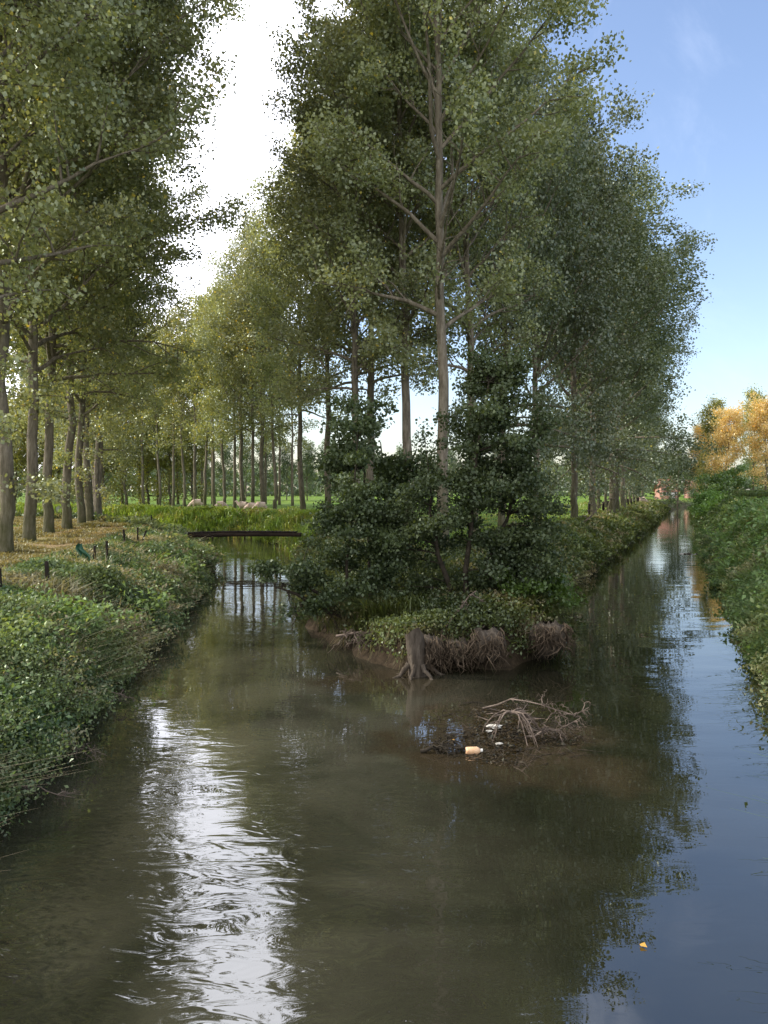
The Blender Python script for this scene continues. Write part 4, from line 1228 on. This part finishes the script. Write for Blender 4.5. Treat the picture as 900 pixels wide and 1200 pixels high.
# ------------------------------------------------------------------ light and sky
SUN_AZ = R(-80)     # from +Y, negative to the left
SUN_EL = R(33)
sd = Vector((math.sin(SUN_AZ) * math.cos(SUN_EL), math.cos(SUN_AZ) * math.cos(SUN_EL), math.sin(SUN_EL)))
ld = bpy.data.lights.new('sun', 'SUN'); ld.energy = 5.0; ld.angle = R(0.6); ld.color = (1.0, 0.93, 0.8)
lo = bpy.data.objects.new('sun', ld); COL.objects.link(lo)
lo.rotation_euler = sd.to_track_quat('Z', 'Y').to_euler(); lo.location = (-60, 30, 60)

w = bpy.data.worlds.new('World'); SC.world = w; w.use_nodes = True
nt = w.node_tree; nt.nodes.clear()
sky = N(nt, 'ShaderNodeTexSky', sky_type='NISHITA'); sky.sun_disc = False
sky.sun_elevation = SUN_EL; sky.sun_rotation = SUN_AZ % (2 * math.pi)
sky.air_density = 1.0; sky.dust_density = 1.6; sky.ozone_density = 1.2; sky.altitude = 20
tc = N(nt, 'ShaderNodeTexCoord')
dot = N(nt, 'ShaderNodeVectorMath', operation='DOT_PRODUCT'); nt.links.new(tc.outputs['Generated'], dot.inputs[0])
cd = Vector((-0.42, 0.72, 0.55)).normalized(); dot.inputs[1].default_value = cd
n1 = noise_node(nt, 2.6, 6, 0.6, tc.outputs['Generated'], 0.4)
ad = N(nt, 'ShaderNodeMath', operation='MULTIPLY_ADD'); nt.links.new(n1.outputs[0], ad.inputs[0]); ad.inputs[1].default_value = 0.42; nt.links.new(dot.outputs['Value'], ad.inputs[2])
mr = N(nt, 'ShaderNodeMapRange', interpolation_type='SMOOTHSTEP'); mr.inputs[1].default_value = 1.0; mr.inputs[2].default_value = 1.17
nt.links.new(ad.outputs[0], mr.inputs[0])
n2 = noise_node(nt, 5.0, 6, 0.65, tc.outputs['Generated'], 1.0)
mr2 = N(nt, 'ShaderNodeMapRange', interpolation_type='SMOOTHSTEP'); mr2.inputs[1].default_value = 0.52; mr2.inputs[2].default_value = 0.8; mr2.inputs[4].default_value = 0.035
nt.links.new(n2.outputs[0], mr2.inputs[0])
mx = N(nt, 'ShaderNodeMath', operation='MAXIMUM'); nt.links.new(mr.outputs[0], mx.inputs[0]); nt.links.new(mr2.outputs[0], mx.inputs[1])
dt2 = N(nt, 'ShaderNodeVectorMath', operation='DOT_PRODUCT'); nt.links.new(tc.outputs['Generated'], dt2.inputs[0]); dt2.inputs[1].default_value = (-0.2, -0.9, 0.38)  # unseen bright cloud added behind the camera as frontal fill light
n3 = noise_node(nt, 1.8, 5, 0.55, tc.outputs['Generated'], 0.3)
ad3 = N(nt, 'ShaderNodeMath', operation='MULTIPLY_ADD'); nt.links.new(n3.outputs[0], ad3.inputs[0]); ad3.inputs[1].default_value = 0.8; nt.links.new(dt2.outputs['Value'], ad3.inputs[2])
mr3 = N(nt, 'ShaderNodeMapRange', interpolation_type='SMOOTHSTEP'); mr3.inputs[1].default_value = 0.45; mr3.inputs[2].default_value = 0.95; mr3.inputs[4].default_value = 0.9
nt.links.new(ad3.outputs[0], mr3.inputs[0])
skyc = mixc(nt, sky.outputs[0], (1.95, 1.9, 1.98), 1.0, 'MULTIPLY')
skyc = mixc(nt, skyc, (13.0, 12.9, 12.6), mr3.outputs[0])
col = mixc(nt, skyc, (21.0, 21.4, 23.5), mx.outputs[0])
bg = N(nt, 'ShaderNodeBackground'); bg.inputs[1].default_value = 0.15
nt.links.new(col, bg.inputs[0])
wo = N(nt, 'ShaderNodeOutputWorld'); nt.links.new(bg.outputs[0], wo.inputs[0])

# ------------------------------------------------------------------ camera
cam = bpy.data.cameras.new('camera'); cam.sensor_fit = 'VERTICAL'; cam.sensor_height = 24.0; cam.sensor_width = 18.0
cam.lens = F / 1200 * 24.0; cam.clip_start = 0.1; cam.clip_end = 6000
co = bpy.data.objects.new('camera', cam); COL.objects.link(co)
co.location = (0, 0, HC); co.rotation_euler = (R(90) - math.atan(25 / F), 0, 0)
SC.camera = co

SC.view_settings.view_transform = 'Standard'; SC.view_settings.look = 'None'; SC.view_settings.exposure = 0
SC.render.engine = 'CYCLES'
cy = SC.cycles
cy.max_bounces = 5; cy.diffuse_bounces = 3; cy.glossy_bounces = 3; cy.transmission_bounces = 3; cy.transparent_max_bounces = 4
cy.use_denoising = True
try: cy.denoiser = 'OPENIMAGEDENOISE'
except Exception: pass
